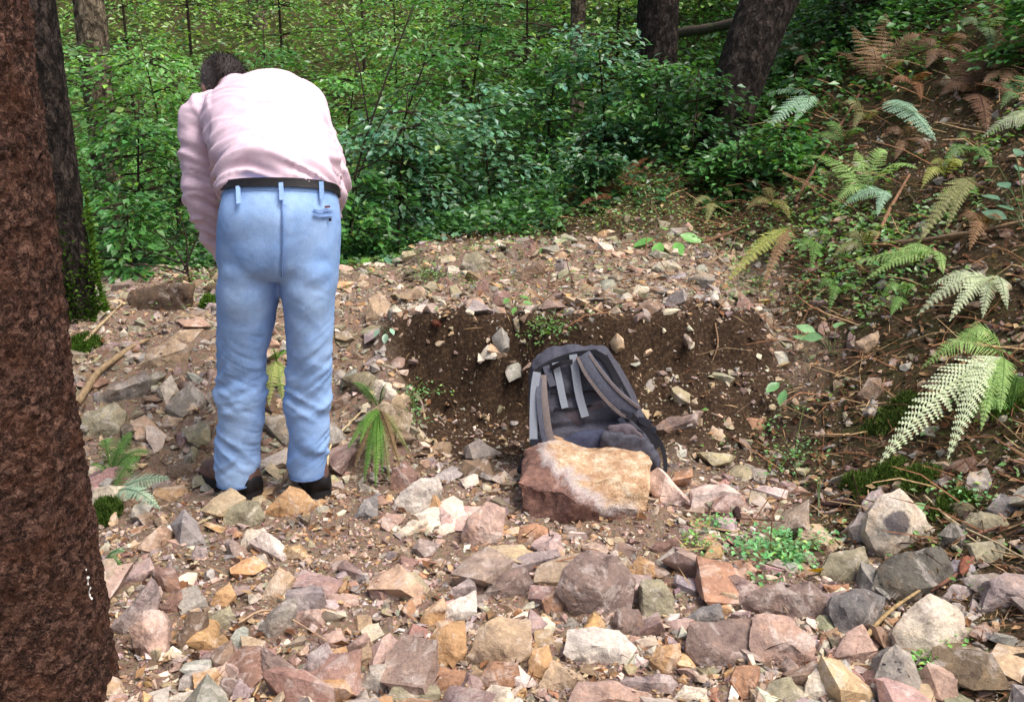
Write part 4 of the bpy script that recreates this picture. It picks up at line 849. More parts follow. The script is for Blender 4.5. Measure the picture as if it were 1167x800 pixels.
for k, (lb, b_, tp, cl) in enumerate([
 ('olive fern in the gap between the two sage-green ferns', (985, 140), [(960, 118, .06), (1000, 128, .06), (972, 150, .05)], OLV),
 ('dark green fern right of the leaning trunk', (900, 60), [(880, 84, .06), (925, 78, .06), (915, 40, .06)], (84, 120, 66)),
 ('dull green fern below the collapsed bracken heap', (1105, 175), [(1075, 190, .06), (1130, 190, .06), (1090, 160, .05)], (96, 132, 70)),
 ('yellowing fern right of the big yellow-green fern', (1075, 205), [(1050, 215, .05), (1095, 190, .06), (1060, 185, .05)], YEL),
 ('olive fern at the foot of the upright brown stick', (985, 285), [(960, 272, .05), (1000, 270, .05), (950, 292, .05)], OLV),
 ('small green fern above the seedling with broad leaves', (955, 340), [(930, 335, .045), (975, 330, .045), (945, 355, .04)], (104, 146, 74)),
 ('brown-tipped fern above the pit right corner', (880, 235), [(850, 240, .05), (900, 250, .05), (870, 215, .05)], (134, 126, 74)),
 ('dark fern at the right edge above the bramble', (1160, 120), [(1135, 100, .06), (1165, 90, .06), (1140, 125, .05)], (92, 126, 74)),
 ('green fern left of the whitish fern fan', (1030, 345), [(1005, 340, .04), (1040, 328, .04), (1015, 360, .04)], (110, 150, 78)),
 ('rust-brown fern below the dark shrub on the upper slope', (1040, 100), [(1015, 95, .06), (1062, 85, .06), (1050, 115, .05)], (138, 96, 66)),
 ('olive fern on the bank behind the plateau seedling', (815, 240), [(790, 235, .05), (835, 225, .05), (805, 255, .05)], OLV),
 ('green fern between the herbs and the yellow-brown fern', (930, 285), [(910, 290, .05), (945, 268, .05), (925, 305, .05)], (112, 150, 76)),
 ('wilted brown fern along the long grey stick', (1120, 262), [(1090, 252, .05), (1140, 250, .05), (1105, 285, .05)], (140, 108, 76)),
 ('sprawling brown bracken near the upper right corner', (1075, 62), [(1045, 55, .08), (1100, 45, .08), (1085, 85, .07), (1055, 78, .07), (1110, 72, .07)], (118, 90, 68)),
 ('withered bracken fronds at the right edge below the corner', (1155, 85), [(1130, 78, .07), (1165, 60, .07), (1140, 105, .06), (1120, 95, .06)], (126, 100, 76)),
 ('brown bracken between the yellow-green and sage ferns', (1035, 165), [(1005, 158, .05), (1060, 172, .06), (1040, 148, .05), (1020, 182, .05)], (120, 92, 70)),
 ('grey-green fern in the upper right corner', (1120, 40), [(1095, 30, .08), (1150, 25, .08), (1130, 55, .07)], (104, 130, 88)),
]): fern(lb, b_, tp, cl, arch=0.07, seed=40+k, npin=18, sub=6)

# ------------------------------------------------------------------ broad-leaved plants, herbs
BLV, BLF = broad_leaf()
def plant(name, label, base, lv, size, col, seed, lift=0.06, cat='plant'):
    r = np.random.default_rng(3000+seed); B, t0 = hit(*base); t = empty(name, B)
    for (px, py, *k) in lv:
        q = P(px, py, hit(px, py)[1]*0.97); q[2] = max(q[2], H1(q[0], q[1])+lift*0.4)
        sv, sf = tube(bez([B-np.array([0, 0, .01]), (B+q)/2+np.array([0, 0, .02]), q], 6), 0.0022, 4, cap=False)
        wmesh('stem', sv, sf, t, col=np.tile(lin(90, 110, 60), (len(sv), 1)), smooth=True, mat=M['leaf'])
        az = math.atan2(q[1]-B[1], q[0]-B[0]) + r.normal(0, .3); R = leaf_rot(1, r, 0.22, np.array([az]))[0]; s = size*(k[0] if k else 1)*r.uniform(.85, 1.15)
        R = np.array(Matrix.Rotation(0.35, 3, 'X')) @ R
        v = (BLV*s) @ R.T + q; wmesh('leaf', v, BLF, t, col=np.tile(np.array(lin(col))*r.uniform(.85, 1.15), (len(v), 1)), smooth=True, mat=M['leaf'])
    tag(t, label, cat); return t
plant('seedling', 'seedling with broad pale leaves at the right end of the pit', (950, 405), [(938, 385), (952, 374), (925, 388), (930, 380)], .085, (140, 186, 128), 1)
plant('seedling', 'two-leaved seedling hanging in the pit right side', (905, 445), [(888, 436), (895, 444)], .08, (120, 172, 110), 2)
plant('seedling', 'bright broad-leaved seedling at the far right of the plateau', (762, 282), [(745, 272), (758, 262), (775, 268), (770, 276), (752, 276)], .12, (122, 186, 92), 3)
plant('bramble', 'blue-green bramble leaves at the right edge', (1170, 262), [(1125, 240), (1140, 228), (1155, 240), (1132, 205), (1150, 215), (1160, 195), (1148, 250), (1165, 228), (1118, 222), (1158, 178), (1138, 190)], .10, (104, 140, 110), 4)
plant('seedling', 'single green leaf beside the stained cream rock', (1062, 580), [(1055, 574)], .07, (120, 170, 110), 5)
plant('seedling', 'small blue-green seedling on the pit rim', (438, 382), [(432, 375), (445, 374), (440, 380)], .05, (150, 186, 160), 6)
plant('seedling', 'bright green seedling at the left end of the plateau', (438, 300), [(430, 290), (448, 288), (440, 284), (455, 296), (422, 298)], .09, (134, 190, 82), 7)
plant('seedling', 'leafy seedling in the middle of the plateau rim', (586, 348), [(580, 340), (592, 338), (588, 350), (596, 346)], .05, (110, 160, 80), 8)
plant('seedling', 'pale flower-topped stalk right of the boulder', (933, 590), [(931, 548, .4), (934, 545, .4)], .05, (190, 214, 150), 9)
def herb(label, c, wpx, hpx, n, col, seed, size=0.016, name='herb'):
    r = np.random.default_rng(4000+seed); B, t0 = hit(*c); t = empty(name, B); pos = []
    V, Fs = [], []; n0 = 0
    for k in range(max(4, n//18)):
        q = hit(c[0]+r.normal(0, wpx*0.28), c[1]+r.normal(0, hpx*0.28))[0] + np.array([0, 0, r.uniform(.015, .05)])
        v, f = tube([B, (B+q)/2+np.array([0, 0, .02]), q], 0.0014, 4, cap=False); V.append(v); Fs += [tuple(i+n0 for i in z_) for z_ in f]; n0 += len(v)
        pos.append(q + r.normal(0, 1, (18, 3))*np.array([.028, .028, .008]))
    wmesh('stems', np.concatenate(V), Fs, t, col=np.tile(lin(110, 130, 70), (n0, 1)), mat=M['leaf'])
    pos = np.concatenate(pos); v, f, cc = leaves(pos, size*r.uniform(.6, 1.3, len(pos)), leaf_rot(len(pos), r, .4), leafcol(len(pos), col, r, .2))
    wmesh('foliage', v, f, t, col=cc, mat=M['leaf']); tag(t, label, 'plant'); return t
herb('feathery green herb growing among the stones right of the boulder', (890, 635), 85, 42, 620, (120, 176, 116), 1, .02)
herb('small green herb right of the boulder foot', (813, 600), 22, 26, 120, (124, 178, 112), 2)
herb('small green herb left of the feathery herb', (795, 622), 22, 22, 90, (140, 180, 104), 3)
herb('creeping green herb at the pit rim above the backpack', (622, 382), 42, 36, 260, (120, 162, 92), 4)
herb('green herb under the shadow at the left end of the pit', (470, 465), 40, 60, 200, (116, 168, 104), 5)
herb('tiny clover patch beside the rough cream rock', (1065, 765), 40, 50, 110, (134, 188, 104), 6)
herb('clover patch above the dark angular block', (1100, 570), 60, 30, 120, (134, 188, 120), 7)
herb('green herbs growing on the right end of the pit rim', (870, 335), 70, 30, 200, (112, 158, 92), 8)
herb('green herbs on the bank below the seedling with broad leaves', (905, 520), 60, 60, 200, (120, 172, 110), 9)
herb('pale green herbs among the plateau stones', (480, 315), 110, 40, 300, (128, 160, 100), 10)

# low green cover: uncounted tiny leaves on plateau edge, bank and slope
r = np.random.default_rng(93); n = 90000; yy = r.uniform(2.2, 8.5, n); xx = r.uniform(-0.6, 0.68, n)*yy; nz = fbm(np.stack([xx, yy, xx*0], -1)*2.4, 43, 3)
rub, so_ = zones(xx, yy)
dens = np.clip((1-rub)*(0.34+1.5*nz)*(0.35+.65*sst(2.8, 4, yy)) + rub*(yy > 4.35)*sst(4.35, 5.6, yy)*np.clip(0.25+1.4*nz, 0, 1)*0.6 + rub*(yy < 4.2)*np.clip(nz-0.45, 0, 1)*0.5*sst(3.0, 3.5, yy), 0, 1)*sst(0.1, 0.5, np.abs(xx+0.9)+yy*0.2)
keep = r.uniform(0, 1, n) < dens*0.8; xx, yy = xx[keep], yy[keep]; n = len(xx)
pos = np.stack([xx, yy, H(xx, yy)+0.012+r.uniform(0, .05, n)], -1)
sl_ = sst(0, .5, xx-xb(yy))*sst(3.5, 5, yy)-.15; v, f, c = leaves(pos, r.uniform(.012, .034, n)*(1+.7*sl_), leaf_rot(n, r, .4), leafcol(n, (112, 152, 88), r, .3))
tag(link('ground_cover', make_mesh('ground_cover', v, f, c, mat=M['leaf'])), 'tiny green leaves of ground cover on the banks and plateau', 'ground cover', kind='stuff')
# litter: dry leaves, needles, twig bits
r = np.random.default_rng(95); n = 52000; yy = r.uniform(1.8, 8.5, n); xx = r.uniform(-0.65, 0.7, n)*yy; rub, so_ = zones(xx, yy)
keep = r.uniform(0, 1, n) < np.clip((1-rub)*0.85 + rub*0.16, 0, 1); xx, yy = xx[keep], yy[keep]; n = len(xx)
lc = np.array([lin(q) for q in ((122, 86, 60), (150, 118, 86), (92, 62, 44), (176, 148, 112), (70, 50, 40))])[r.integers(0, 5, n)]*r.uniform(.7, 1.2, (n, 1))
Q = leaf_rot(n, r, .5); sz = r.uniform(.015, .05, n); thin = r.uniform(0, 1, n) < 0.55
sc3 = np.stack([np.where(thin, 2.2, 1.0), np.where(thin, 0.16, 0.9), np.ones(n)], -1)
v = (np.einsum('nij,nkj->nki', Q, LEAF_Q[None]*sc3[:, None])*sz[:, None, None] + np.stack([xx, yy, H(xx, yy)+.012], -1)[:, None]).reshape(-1, 3)
f = (LEAF_F[None]+(np.arange(n)*4)[:, None, None]).reshape(-1, 4)
tag(link('leaf_litter', make_mesh('leaf_litter', v, f, np.repeat(lc, 4, 0), mat=M['litter'])), 'dry brown leaf and twig litter on the forest floor', 'litter', kind='stuff')

r = np.random.default_rng(97); V, Fs, C = [], [], []; n0 = 0
for k in range(1500):
    y = r.uniform(2.6, 8.0); x = xb(np.array(y))+0.15+r.uniform(0, 1)**1.2*(0.62*y-1.0) if r.uniform() < .8 else r.uniform(0, 1.6)
    if r.uniform() < .2: y = r.uniform(5.9, 7.2)
    z = H1(x, y); L = r.uniform(.06, .34); a = r.uniform(0, 2*math.pi); e = r.uniform(-.05, .6)**1; d = np.array([math.cos(a)*math.cos(e), math.sin(a)*math.cos(e), math.sin(e)*.7]); b0 = np.array([x, y, z+.01])
    m_ = b0+d*L*.55+np.array([0, 0, L*.06]); e_ = b0+d*L+r.normal(0, .03, 3); e_[2] = max(e_[2], H1(e_[0], e_[1])+.008); v, f = tube([b0, m_, e_], [.0028, .0024, .0012], 3, cap=False)
    V.append(v); Fs += [tuple(i+n0 for i in q) for q in f]; n0 += len(v); C.append(np.tile(np.array(lin(((150, 108, 78), (120, 84, 60), (176, 148, 110), (92, 66, 50))[k % 4]))*r.uniform(.7, 1.2), (len(v), 1)))
tag(link('dead_stalks', make_mesh('dead_stalks', np.concatenate(V), Fs, np.concatenate(C), mat=M['wood'])), 'tangle of dry brown stalks on the right-hand slope', 'dead stalks', kind='stuff')

# ------------------------------------------------------------------ sticks, cones, moss, fallen leaves
def stick(label, line, rad, col, name='stick', cat='stick', lift=0.012, seed=0, taper=0.5, side=None):
    pts = []
    for a in line:
        if len(a) == 3: pts.append(P(a[0], a[1], a[2])); continue
        q, _ = hit(*a); q[2] += lift+rad*0.6; pts.append(q)
    p = bez(pts, 24); r = np.random.default_rng(5000+seed); p = p + 0.25*rad*np.stack([vnoise(p*9+seed+i*5, i) for i in range(3)], -1); v, f = tube(p, np.linspace(rad, rad*taper, len(p))*(1+0.14*vnoise(p*25, seed)), 8)
    o = cmesh(name, v, f, col=np.tile(lin(col), (len(v), 1)), smooth=True, mat=M['wood']); tag(o, label, cat); return o
stick('thick pale stick lying on the rubble beside the large trunk', [(88, 466), (112, 432), (140, 408), (170, 392)], .018, (150, 128, 98), seed=1)
stick('thin straight pale stick leading up to the long brown slab', [(78, 416), (105, 385), (140, 349)], .010, (168, 148, 116), seed=2)
stick('long grey stick lying across the right bank', [(1000, 288), (1060, 282), (1110, 274), (1168, 262)], .013, (142, 118, 92), seed=3, lift=.03)
stick('upright brown stick standing in the right bank', [(994, 290), (1012, 250), (1036, 208)], .013, (138, 104, 80), seed=4, lift=.03)
stick('dark narrow stick crossing the ferns on the slope', [(905, 240), (940, 180), (985, 105)], .012, (96, 68, 52), seed=5, lift=.04)
stick('long thin straw-coloured stalk at lower right', [(1052, 575), (1085, 605), (1130, 628), (1172, 652)], .004, (196, 176, 140), seed=6, lift=.03)
stick('second straw-coloured stalk lying below the first one', [(1075, 598), (1120, 632), (1172, 645)], .0035, (190, 168, 130), seed=7, lift=.025)
stick('reddish root between the dark block and the rough cream rock', [(1076, 622), (1100, 618), (1138, 606)], .007, (128, 92, 76), name='root', cat='root', seed=8)
stick('short brown root running down beside the small lilac stone', [(1112, 635), (1098, 655), (1075, 670), (1060, 680)], .008, (122, 88, 72), name='root', cat='root', seed=9)
stick('pale curved twig standing right of the right leg', [(373, 541), (380, 512), (412, 478)], .005, (206, 184, 140), seed=10, lift=.03)
stick('thin arched twig in front of the slanting grey slab', [(272, 718), (300, 704), (330, 712), (372, 738)], .0035, (176, 148, 120), seed=11, lift=.02)
stick('dry straw bundle between the blue-grey and cream rocks', [(985, 735), (1012, 706), (1055, 676)], .007, (160, 136, 98), seed=12, lift=.02)
stick('grey fallen log lying between the blackish and the leaning trunk', [(705, 84), (780, 74), (875, 62)], .05, (86, 76, 66), name='log', cat='log', seed=13, lift=.25, taper=.8)
stick('slanting dead branch below the log', [(735, 205), (770, 170), (815, 120)], .015, (120, 100, 78), seed=14, lift=.06)
stick('dark dead branch stretched across the far slope', [(500, 52, 8.0), (580, 48, 8.2), (640, 36, 8.4)], .012, (60, 50, 42), name='dead_branch', cat='branch', seed=16)
stick('thick curved root in the lower right corner', [(1075, 800), (1100, 776), (1130, 763), (1180, 756)], .017, (46, 40, 30), name='root', cat='root', seed=17)
stick('brown stick on the plateau behind the seedling', [(800, 282), (850, 262), (905, 232)], .009, (110, 82, 62), seed=18, lift=.02)
stick('twig hanging over the right half of the pit wall', [(815, 372), (818, 395), (812, 415)], .004, (150, 120, 92), seed=19)
def cone(label, c, L, ang, seed, dark=False):
    B, t = hit(*c); r = np.random.default_rng(seed); d = np.array([math.cos(ang), math.sin(ang), 0.05]); u = np.array([-d[1], d[0], 0]); w_ = np.array([0, 0, 1.0]); B = B+np.array([0, 0, .022]); A = Acc()
    t = empty('fir_cone', B); q = np.linspace(0, 1, 10); v, f = tube([B+d*L*(k-.5) for k in q], 0.012*np.sin(np.clip(q*3.0+.15, 0, 3.05))+.002, 8)
    cc = np.array(lin((64, 46, 44) if dark else (150, 96, 76))); wmesh('core', v, f, t, col=np.tile(cc*.7, (len(v), 1)), smooth=True, mat=M['wood']); V, Fs, C = [], [], []; n0 = 0
    for k in range(90):
        s = k/90; a = k*2.39996; rr = 0.017*math.sin(min(s*2.9+.25, 3.05)); n = u*math.cos(a)+w_*math.sin(a); p = B+d*L*(s-.5)+n*rr*.55; ta = np.cross(n, d)
        V.append(np.array([p-ta*.006, p+d*.013+n*rr*.55, p+ta*.006, p-n*.003])); Fs.append((n0, n0+1, n0+2)); n0 += 4; C.append(np.tile(cc*r.uniform(.7, 1.3), (4, 1)))
    wmesh('scales', np.concatenate(V), Fs, t, col=np.concatenate(C), mat=M['wood']); tag(t, label, 'fir cone'); return t
cone('reddish fir cone on the ground above the rough cream rock', (1098, 652), .11, 1.0, 1)
cone('pinkish fir cone on the pit rim', (497, 374), .10, -1.1, 2)
cone('blackish cone lying left of the stained cream rock', (955, 580), .12, .1, 3, True)
cone('dark fir cone standing between the stones right of the boulder', (840, 592), .09, 1.4, 4, True)
def moss(label, c, wpx, hpx, seed, col=(88, 110, 48)):
    B, t0 = hit(*c); r = np.random.default_rng(6000+seed); a = wpx/FPX*t0/2; b = hpx/FPX*t0/2*2.0; n = 1500
    th = r.uniform(0, 2*math.pi, n); q = np.sqrt(r.uniform(0, 1, n)); x = B[0]+a*q*np.cos(th)*(1+.25*np.sin(3*th+seed)); y = B[1]+b*q*np.sin(th)*(1+.2*np.cos(2*th)); z = H(x, y)+0.05*np.sqrt(np.clip(1-q*q, 0, 1))*(1+.5*vnoise(np.stack([x*18, y*18, x*0], -1), seed))
    R = leaf_rot(n, r, .9); d = R @ np.array([.35, 0, 1.0]); L = r.uniform(.010, .024, n)
    p = np.stack([x, y, z], -1); sd_ = np.cross(d, r.normal(0, 1, (n, 3))); sd_ /= np.linalg.norm(sd_, axis=1)[:, None]
    V = np.stack([p-sd_*.004-np.array([0, 0, .012]), p+d*L[:, None], p+sd_*.004-np.array([0, 0, .012])], 1).reshape(-1, 3)
    k = 14; gy_, gx_ = np.meshgrid(np.linspace(0, 1, 7), np.linspace(0, 2*math.pi, k, endpoint=False), indexing='ij'); gq, gt = gy_.ravel(), gx_.ravel()
    bx = B[0]+a*gq*np.cos(gt)*(1+.25*np.sin(3*gt+seed)); by = B[1]+b*gq*np.sin(gt)*(1+.2*np.cos(2*gt)); bz = H(bx, by)+0.05*np.sqrt(np.clip(1-gq*gq, 0, 1))*(1+.5*vnoise(np.stack([bx*18, by*18, bx*0], -1), seed))-.004-.02*(gq > .99)
    ii = np.arange(7*k).reshape(7, k); jj = np.roll(ii, -1, 1); bf = np.stack([ii[:-1], jj[:-1], jj[1:], ii[1:]], -1).reshape(-1, 4)
    cc = np.array(lin(col)); cb = np.tile(cc*.6, (7*k, 1)); ct = np.repeat(cc*r.uniform(.6, 1.6, (n, 1)), 3, 0)
    F_ = [tuple(q_) for q_ in bf] + [(7*k+3*i, 7*k+3*i+1, 7*k+3*i+2) for i in range(n)]
    o = cmesh('moss_cushion', np.concatenate([np.stack([bx, by, bz], -1), V]), F_, col=np.concatenate([cb, ct]), mat=M['moss']); tag(o, label, 'moss'); return o
moss('green moss cushion behind the stained cream rock', (992, 552), 62, 22, 1)
moss('moss cushion right of the larger one under the pale fern', (1042, 552), 44, 20, 2)
moss('moss at the right edge beneath the pale fern', (1148, 455), 50, 36, 3)
moss('moss patch beside the dark blue-grey stone', (1085, 580), 40, 16, 4)
moss('mossy patch above the mossy cushions on the right bank', (1020, 478), 60, 22, 5, (78, 96, 44))
moss('mossy green heap at the foot of the blackish trunk', (92, 400), 36, 34, 6, (62, 88, 30))
moss('mossy hump beside the foot of the large trunk', (120, 590), 30, 24, 7, (66, 88, 36))
moss('moss tuft on the rubble beside the left thigh', (240, 350), 22, 14, 8, (80, 112, 40))
for k, (px, py, s, lb) in enumerate([(583, 606, .045, 'yellow fallen leaf left of the flat rusty stone'), (140, 768, .05, 'yellow fallen leaf at the foot of the large trunk'), (672, 332, .04, 'small orange fallen leaf on the plateau'), (930, 660, .06, 'yellow fallen leaf below the feathery green herb')]):
    B, _ = hit(px, py); R = leaf_rot(1, np.random.default_rng(k), .25)[0]; v = (BLV*s*1.3) @ R.T + B + np.array([-s/2, -0.01, .035])
    o = cmesh('fallen_leaf', v, BLF, col=np.tile(lin(226, 186, 46), (len(v), 1)), smooth=True, mat=M['litter']); tag(o, lb, 'leaf')
# ------------------------------------------------------------------ person
def PY(px, py, yw): d = ray(px, py); return CAM + d*(yw/d[1])
def loft(rings, cap=True):
    n = len(rings[0]); v = np.concatenate(rings); f = []
    for k in range(len(rings)-1):
        for j in range(n):
            j2 = (j+1) % n; f.append((k*n+j, k*n+j2, (k+1)*n+j2, (k+1)*n+j))
    if cap: f.append(tuple(range(n-1, -1, -1))); f.append(tuple((len(rings)-1)*n+j for j in range(n)))
    return v, f
ANG = np.linspace(0, 2*math.pi, 40, endpoint=False)
def sup(a, p=2.4): return np.sign(np.cos(a))*np.abs(np.cos(a))**(2/p), np.sign(np.sin(a))*np.abs(np.sin(a))**(2/p)
def ring_px(xl, xr, py, yw, b, tilt=0.0, p=2.3, grow=0.0):
    c = PY((xl+xr)/2, py, yw); d = (c-CAM) @ FWD; a = (xr-xl)/2/FPX*d + grow; cx, sy = sup(ANG, p)
    q = c + np.stack([a*cx, (b+grow)*sy, -tilt*(b+grow)*sy], -1); return q
def densify(rows, k=4):                                   # smooth interpolation of ring tables
    rows = np.array(rows, float); return bez(rows, k*(len(rows)-1))
def solidify_union(parts, voxel, smooth=4, fac=0.5):      # one continuous surface from overlapping closed lofts
    V, Fc = [], []; n0 = 0
    for v, f in parts: V.append(np.asarray(v, float)); Fc += [tuple(int(i)+n0 for i in q) for q in f]; n0 += len(v)
    me = make_mesh('tmp', np.concatenate(V), Fc); bm = bmesh.new(); bm.from_mesh(me); bmesh.ops.recalc_face_normals(bm, faces=bm.faces[:]); bm.to_mesh(me); bm.free()
    o = bpy.data.objects.new('tmp', me); COL.objects.link(o)
    m = o.modifiers.new('r', 'REMESH'); m.mode = 'VOXEL'; m.voxel_size = voxel
    if smooth: s = o.modifiers.new('s', 'SMOOTH'); s.iterations = smooth; s.factor = fac
    dg = bpy.context.evaluated_depsgraph_get(); e = bpy.data.meshes.new_from_object(o.evaluated_get(dg))
    n = len(e.vertices); co = np.empty(n*3, np.float32); e.vertices.foreach_get('co', co); no = np.empty(n*3, np.float32); e.vertex_normals.foreach_get('vector', no)
    f = [tuple(p.vertices) for p in e.polygons]; bpy.data.objects.remove(o); bpy.data.meshes.remove(e); bpy.data.meshes.remove(me)
    return co.reshape(-1, 3).astype(float), no.reshape(-1, 3).astype(float), f
def capsule(p, r, seg=14, flat=1.0):
    p = bez(p, max(4*(len(p)-1), 6)) if len(p) > 1 else np.asarray(p); rr = np.interp(np.linspace(0, 1, len(p)), np.linspace(0, 1, len(r)), r); return tube(p, rr, seg, True, flat)
def ellipsoid(c, A, n=20):
    th = np.linspace(0, math.pi, n); ph = np.linspace(0, 2*math.pi, n*2, endpoint=False); T, Ph = np.meshgrid(th, ph, indexing='ij')
    u = np.stack([np.sin(T)*np.cos(Ph), np.sin(T)*np.sin(Ph), np.cos(T)], -1).reshape(-1, 3); v = c + u @ np.array(A); m = n*2; f = []
    for k in range(n-1):
        for j in range(m): j2 = (j+1) % m; f.append((k*m+j, k*m+j2, (k+1)*m+j2, (k+1)*m+j))
    return v, f
def cloth_mat(name, c1, c2, weave, bstr, rough=0.85, fade=6.0, sheen=0.0):
    m, nt, b = new_mat(name); vec = coord(nt, 'world'); n1 = noise(nt, vec, fade, 4, 0.6); n2 = noise(nt, vec, weave, 3, 0.6); n3 = noise(nt, vec, 45, 4, .6)
    c = ramp(nt, n1.outputs['Fac'], [(0.35, c1), (0.65, c2)])
    c = mixc(nt, 1.0, c, ramp(nt, n2.outputs['Fac'], [(0.3, (0.86,)*3), (0.7, (1.12,)*3)]), 'MULTIPLY')
    c = mixc(nt, 1.0, c, ramp(nt, n3.outputs['Fac'], [(0.3, (0.92,)*3), (0.7, (1.06,)*3)]), 'MULTIPLY')
    nt.links.new(c, b.inputs['Base Color']); b.inputs['Roughness'].default_value = rough; b.inputs['Specular IOR Level'].default_value = 0.2
    if sheen: b.inputs['Sheen Weight'].default_value = sheen
    bump(nt, b, mixc(nt, 0.5, n2.outputs['Fac'], n3.outputs['Fac']), bstr, 0.004); return m
M['denim'] = cloth_mat('light_blue_denim', lin(134, 170, 222), lin(164, 196, 238), 420, 0.5, 0.85, 5)
M['shirt'] = cloth_mat('pale_pink_cotton', lin(216, 190, 203), lin(226, 201, 213), 600, 0.3, 0.8, 8)
def flat_mat(name, c, rough=0.6, spec=0.3, var=0.15, sc=60, bs=0.3):
    m, nt, b = new_mat(name); vec = coord(nt, 'world'); n1 = noise(nt, vec, sc, 4, .6)
    col = mixc(nt, 1.0, c, ramp(nt, n1.outputs['Fac'], [(0.3, (1-var*1.6,)*3), (0.7, (1+var*1.4,)*3)]), 'MULTIPLY')
    nt.links.new(col, b.inputs['Base Color']); b.inputs['Roughness'].default_value = rough; b.inputs['Specular IOR Level'].default_value = spec; bump(nt, b, n1.outputs['Fac'], bs, .004); return m
M['black'] = flat_mat('black_leather', lin(30, 28, 30), .5)
M['boot'] = flat_mat('brown_boot_leather', lin(104, 78, 70), .55, .35, .25, 26)
M['sole'] = flat_mat('black_rubber', lin(34, 32, 34), .7)
M['skin'] = flat_mat('skin', lin(208, 158, 138), .55, .3, .06, 40, .15)
M['hair'] = flat_mat('dark_cropped_hair', lin(46, 38, 36), .7, .3, .3, 150, .6)
M['thread'] = flat_mat('denim_stitching', lin(112, 142, 190), .8, .2, .1)

LFT, _ = hit(272, 568); RFT, _ = hit(350, 566); YF = 0.5*(LFT[1]+RFT[1]) + 0.02
person = empty('person', (0.5*(LFT[0]+RFT[0]), YF, 0.5*(LFT[2]+RFT[2])))
tag(person, 'person in a pale pink shirt and light blue jeans, bending forward, seen from behind', 'person')
# --- jeans
PEL = densify([(214,259,381,YF-.06,.118,.32),(230,254,385,YF-.065,.135,.28),(250,250,387,YF-.075,.150,.2),(275,249,387.5,YF-.072,.150,.1),(296,249.5,386.5,YF-.066,.146,.02),(308,251,385,YF-.062,.130,0),(314,256,380,YF-.058,.10,0)])
LEGL = densify([(282,254,320,YF-.068,.115),(300,250.5,321,YF-.066,.132),(330,250,318.5,YF-.062,.130),(360,250,313,YF-.052,.114),(400,251,305,YF-.040,.096),(430,250,301,YF-.025,.080),(460,249,301,YF-.02,.078),(480,250,299,YF-.015,.074),(500,247,294,YF-.01,.072),(518,245.5,292.5,YF,.072),(535,247,291,YF,.070),(552,249,290,YF,.068)])
LEGR = densify([(282,321,383,YF-.068,.115),(300,319.5,385.5,YF-.066,.132),(330,322,383,YF-.062,.128),(360,325,380,YF-.052,.112),(400,328,378,YF-.040,.094),(430,327,377.5,YF-.025,.080),(455,325,377,YF-.02,.078),(475,327,375,YF-.015,.074),(495,328,373.5,YF-.01,.072),(510,327,374,YF,.072),(526,328.5,371.5,YF,.070),(543,330.5,369.5,YF,.068)])
parts = [loft([ring_px(q[1], q[2], q[0], q[3], q[4], q[5]) for q in PEL])]
for Lg in (LEGL, LEGR): parts.append(loft([ring_px(q[1], q[2], q[0], q[3], q[4], 0, 2.1) for q in Lg]))
v, n, f = solidify_union(parts, 0.008, 12)
pr = proj(v); py = pr[:, 1]; px = pr[:, 0]
g = lambda c, s: np.exp(-((py-c)/s)**2)
left = px < 321
kz = np.where(left, 452, 447); wk = g(kz, 34) + 0.95*g(np.where(left, 522, 508), 24) + 0.35*g(400, 40)+.12; wh = 1.3*g(315, 45)
sl = np.where(left, 1, -1)*v[:, 0]*0.9
q1 = np.stack([v[:, 0]*5, v[:, 1]*5, (v[:, 2]+0.55*sl)*17+2*vnoise(v*5, 41)], -1); q2 = np.stack([v[:, 0]*7+3, v[:, 1]*7, (v[:, 2]-0.8*sl)*24+2*vnoise(v*6, 43)], -1)
rid = (1-2*np.abs(vnoise(q1, 4)))*0.6 + (1-2*np.abs(vnoise(q2, 6)))*0.4; rid = np.sign(rid)*np.abs(rid)**1.2
soft = fbm(np.stack([v[:, 0]*9, v[:, 1]*9, v[:, 2]*6], -1), 8, 2)
msk = 0.25+0.75*sst(-0.35, 0.45, vnoise(np.stack([v[:, 0]*9, v[:, 1]*9, v[:, 2]*7], -1), 47))
fine_ = (1-2.4*np.abs(vnoise(np.stack([v[:, 0]*12+sl*3, v[:, 1]*12, (v[:, 2]+0.8*sl)*48], -1), 61)))
d = rid*0.015*wk*msk + 0.003*fine_*np.clip(wk, 0, 1) + soft*0.005 + wh*0.004*vnoise(np.stack([v[:, 0]*9+v[:, 2]*10, v[:, 1]*8, v[:, 2]*18-v[:, 0]*12], -1), 12)
# seat: two buttock swells and a centre furrow
d += -0.004*np.exp(-((px-321)/4)**2)*(py > 235)*(py < 318)
v = v + n*d[:, None]
jeans = wmesh('jeans', v, f, person, smooth=True, mat=M['denim'])
def band(name, rows, mat, parent, grow, thick=0.0):
    rs = [ring_px(q[1], q[2], q[0], q[3], q[4], q[5], grow=grow) for q in rows]; inn = [ring_px(q[1], q[2], q[0], q[3], q[4], q[5], grow=grow-0.006) for q in rows[::-1]]
    rs = rs + inn + [rs[0]]; v, f = loft(rs, False); return wmesh(name, v, f, parent, smooth=False, mat=mat, sharp=40)
wb = lambda py, t: (py, 259+(t-0)*0, 381, YF-.06, .118, .32)
band('waistband', [(213,259,381,YF-.06,.118,.32),(219,257.5,382,YF-.062,.122,.31),(226,255.5,383.5,YF-.064,.128,.30)], M['denim'], jeans, .004)
belt = band('belt', [(212.5,258.5,381.5,YF-.06,.118,.32),(217,257.8,382,YF-.061,.121,.315),(222,256.6,383,YF-.063,.125,.31)], M['black'], person, .013)
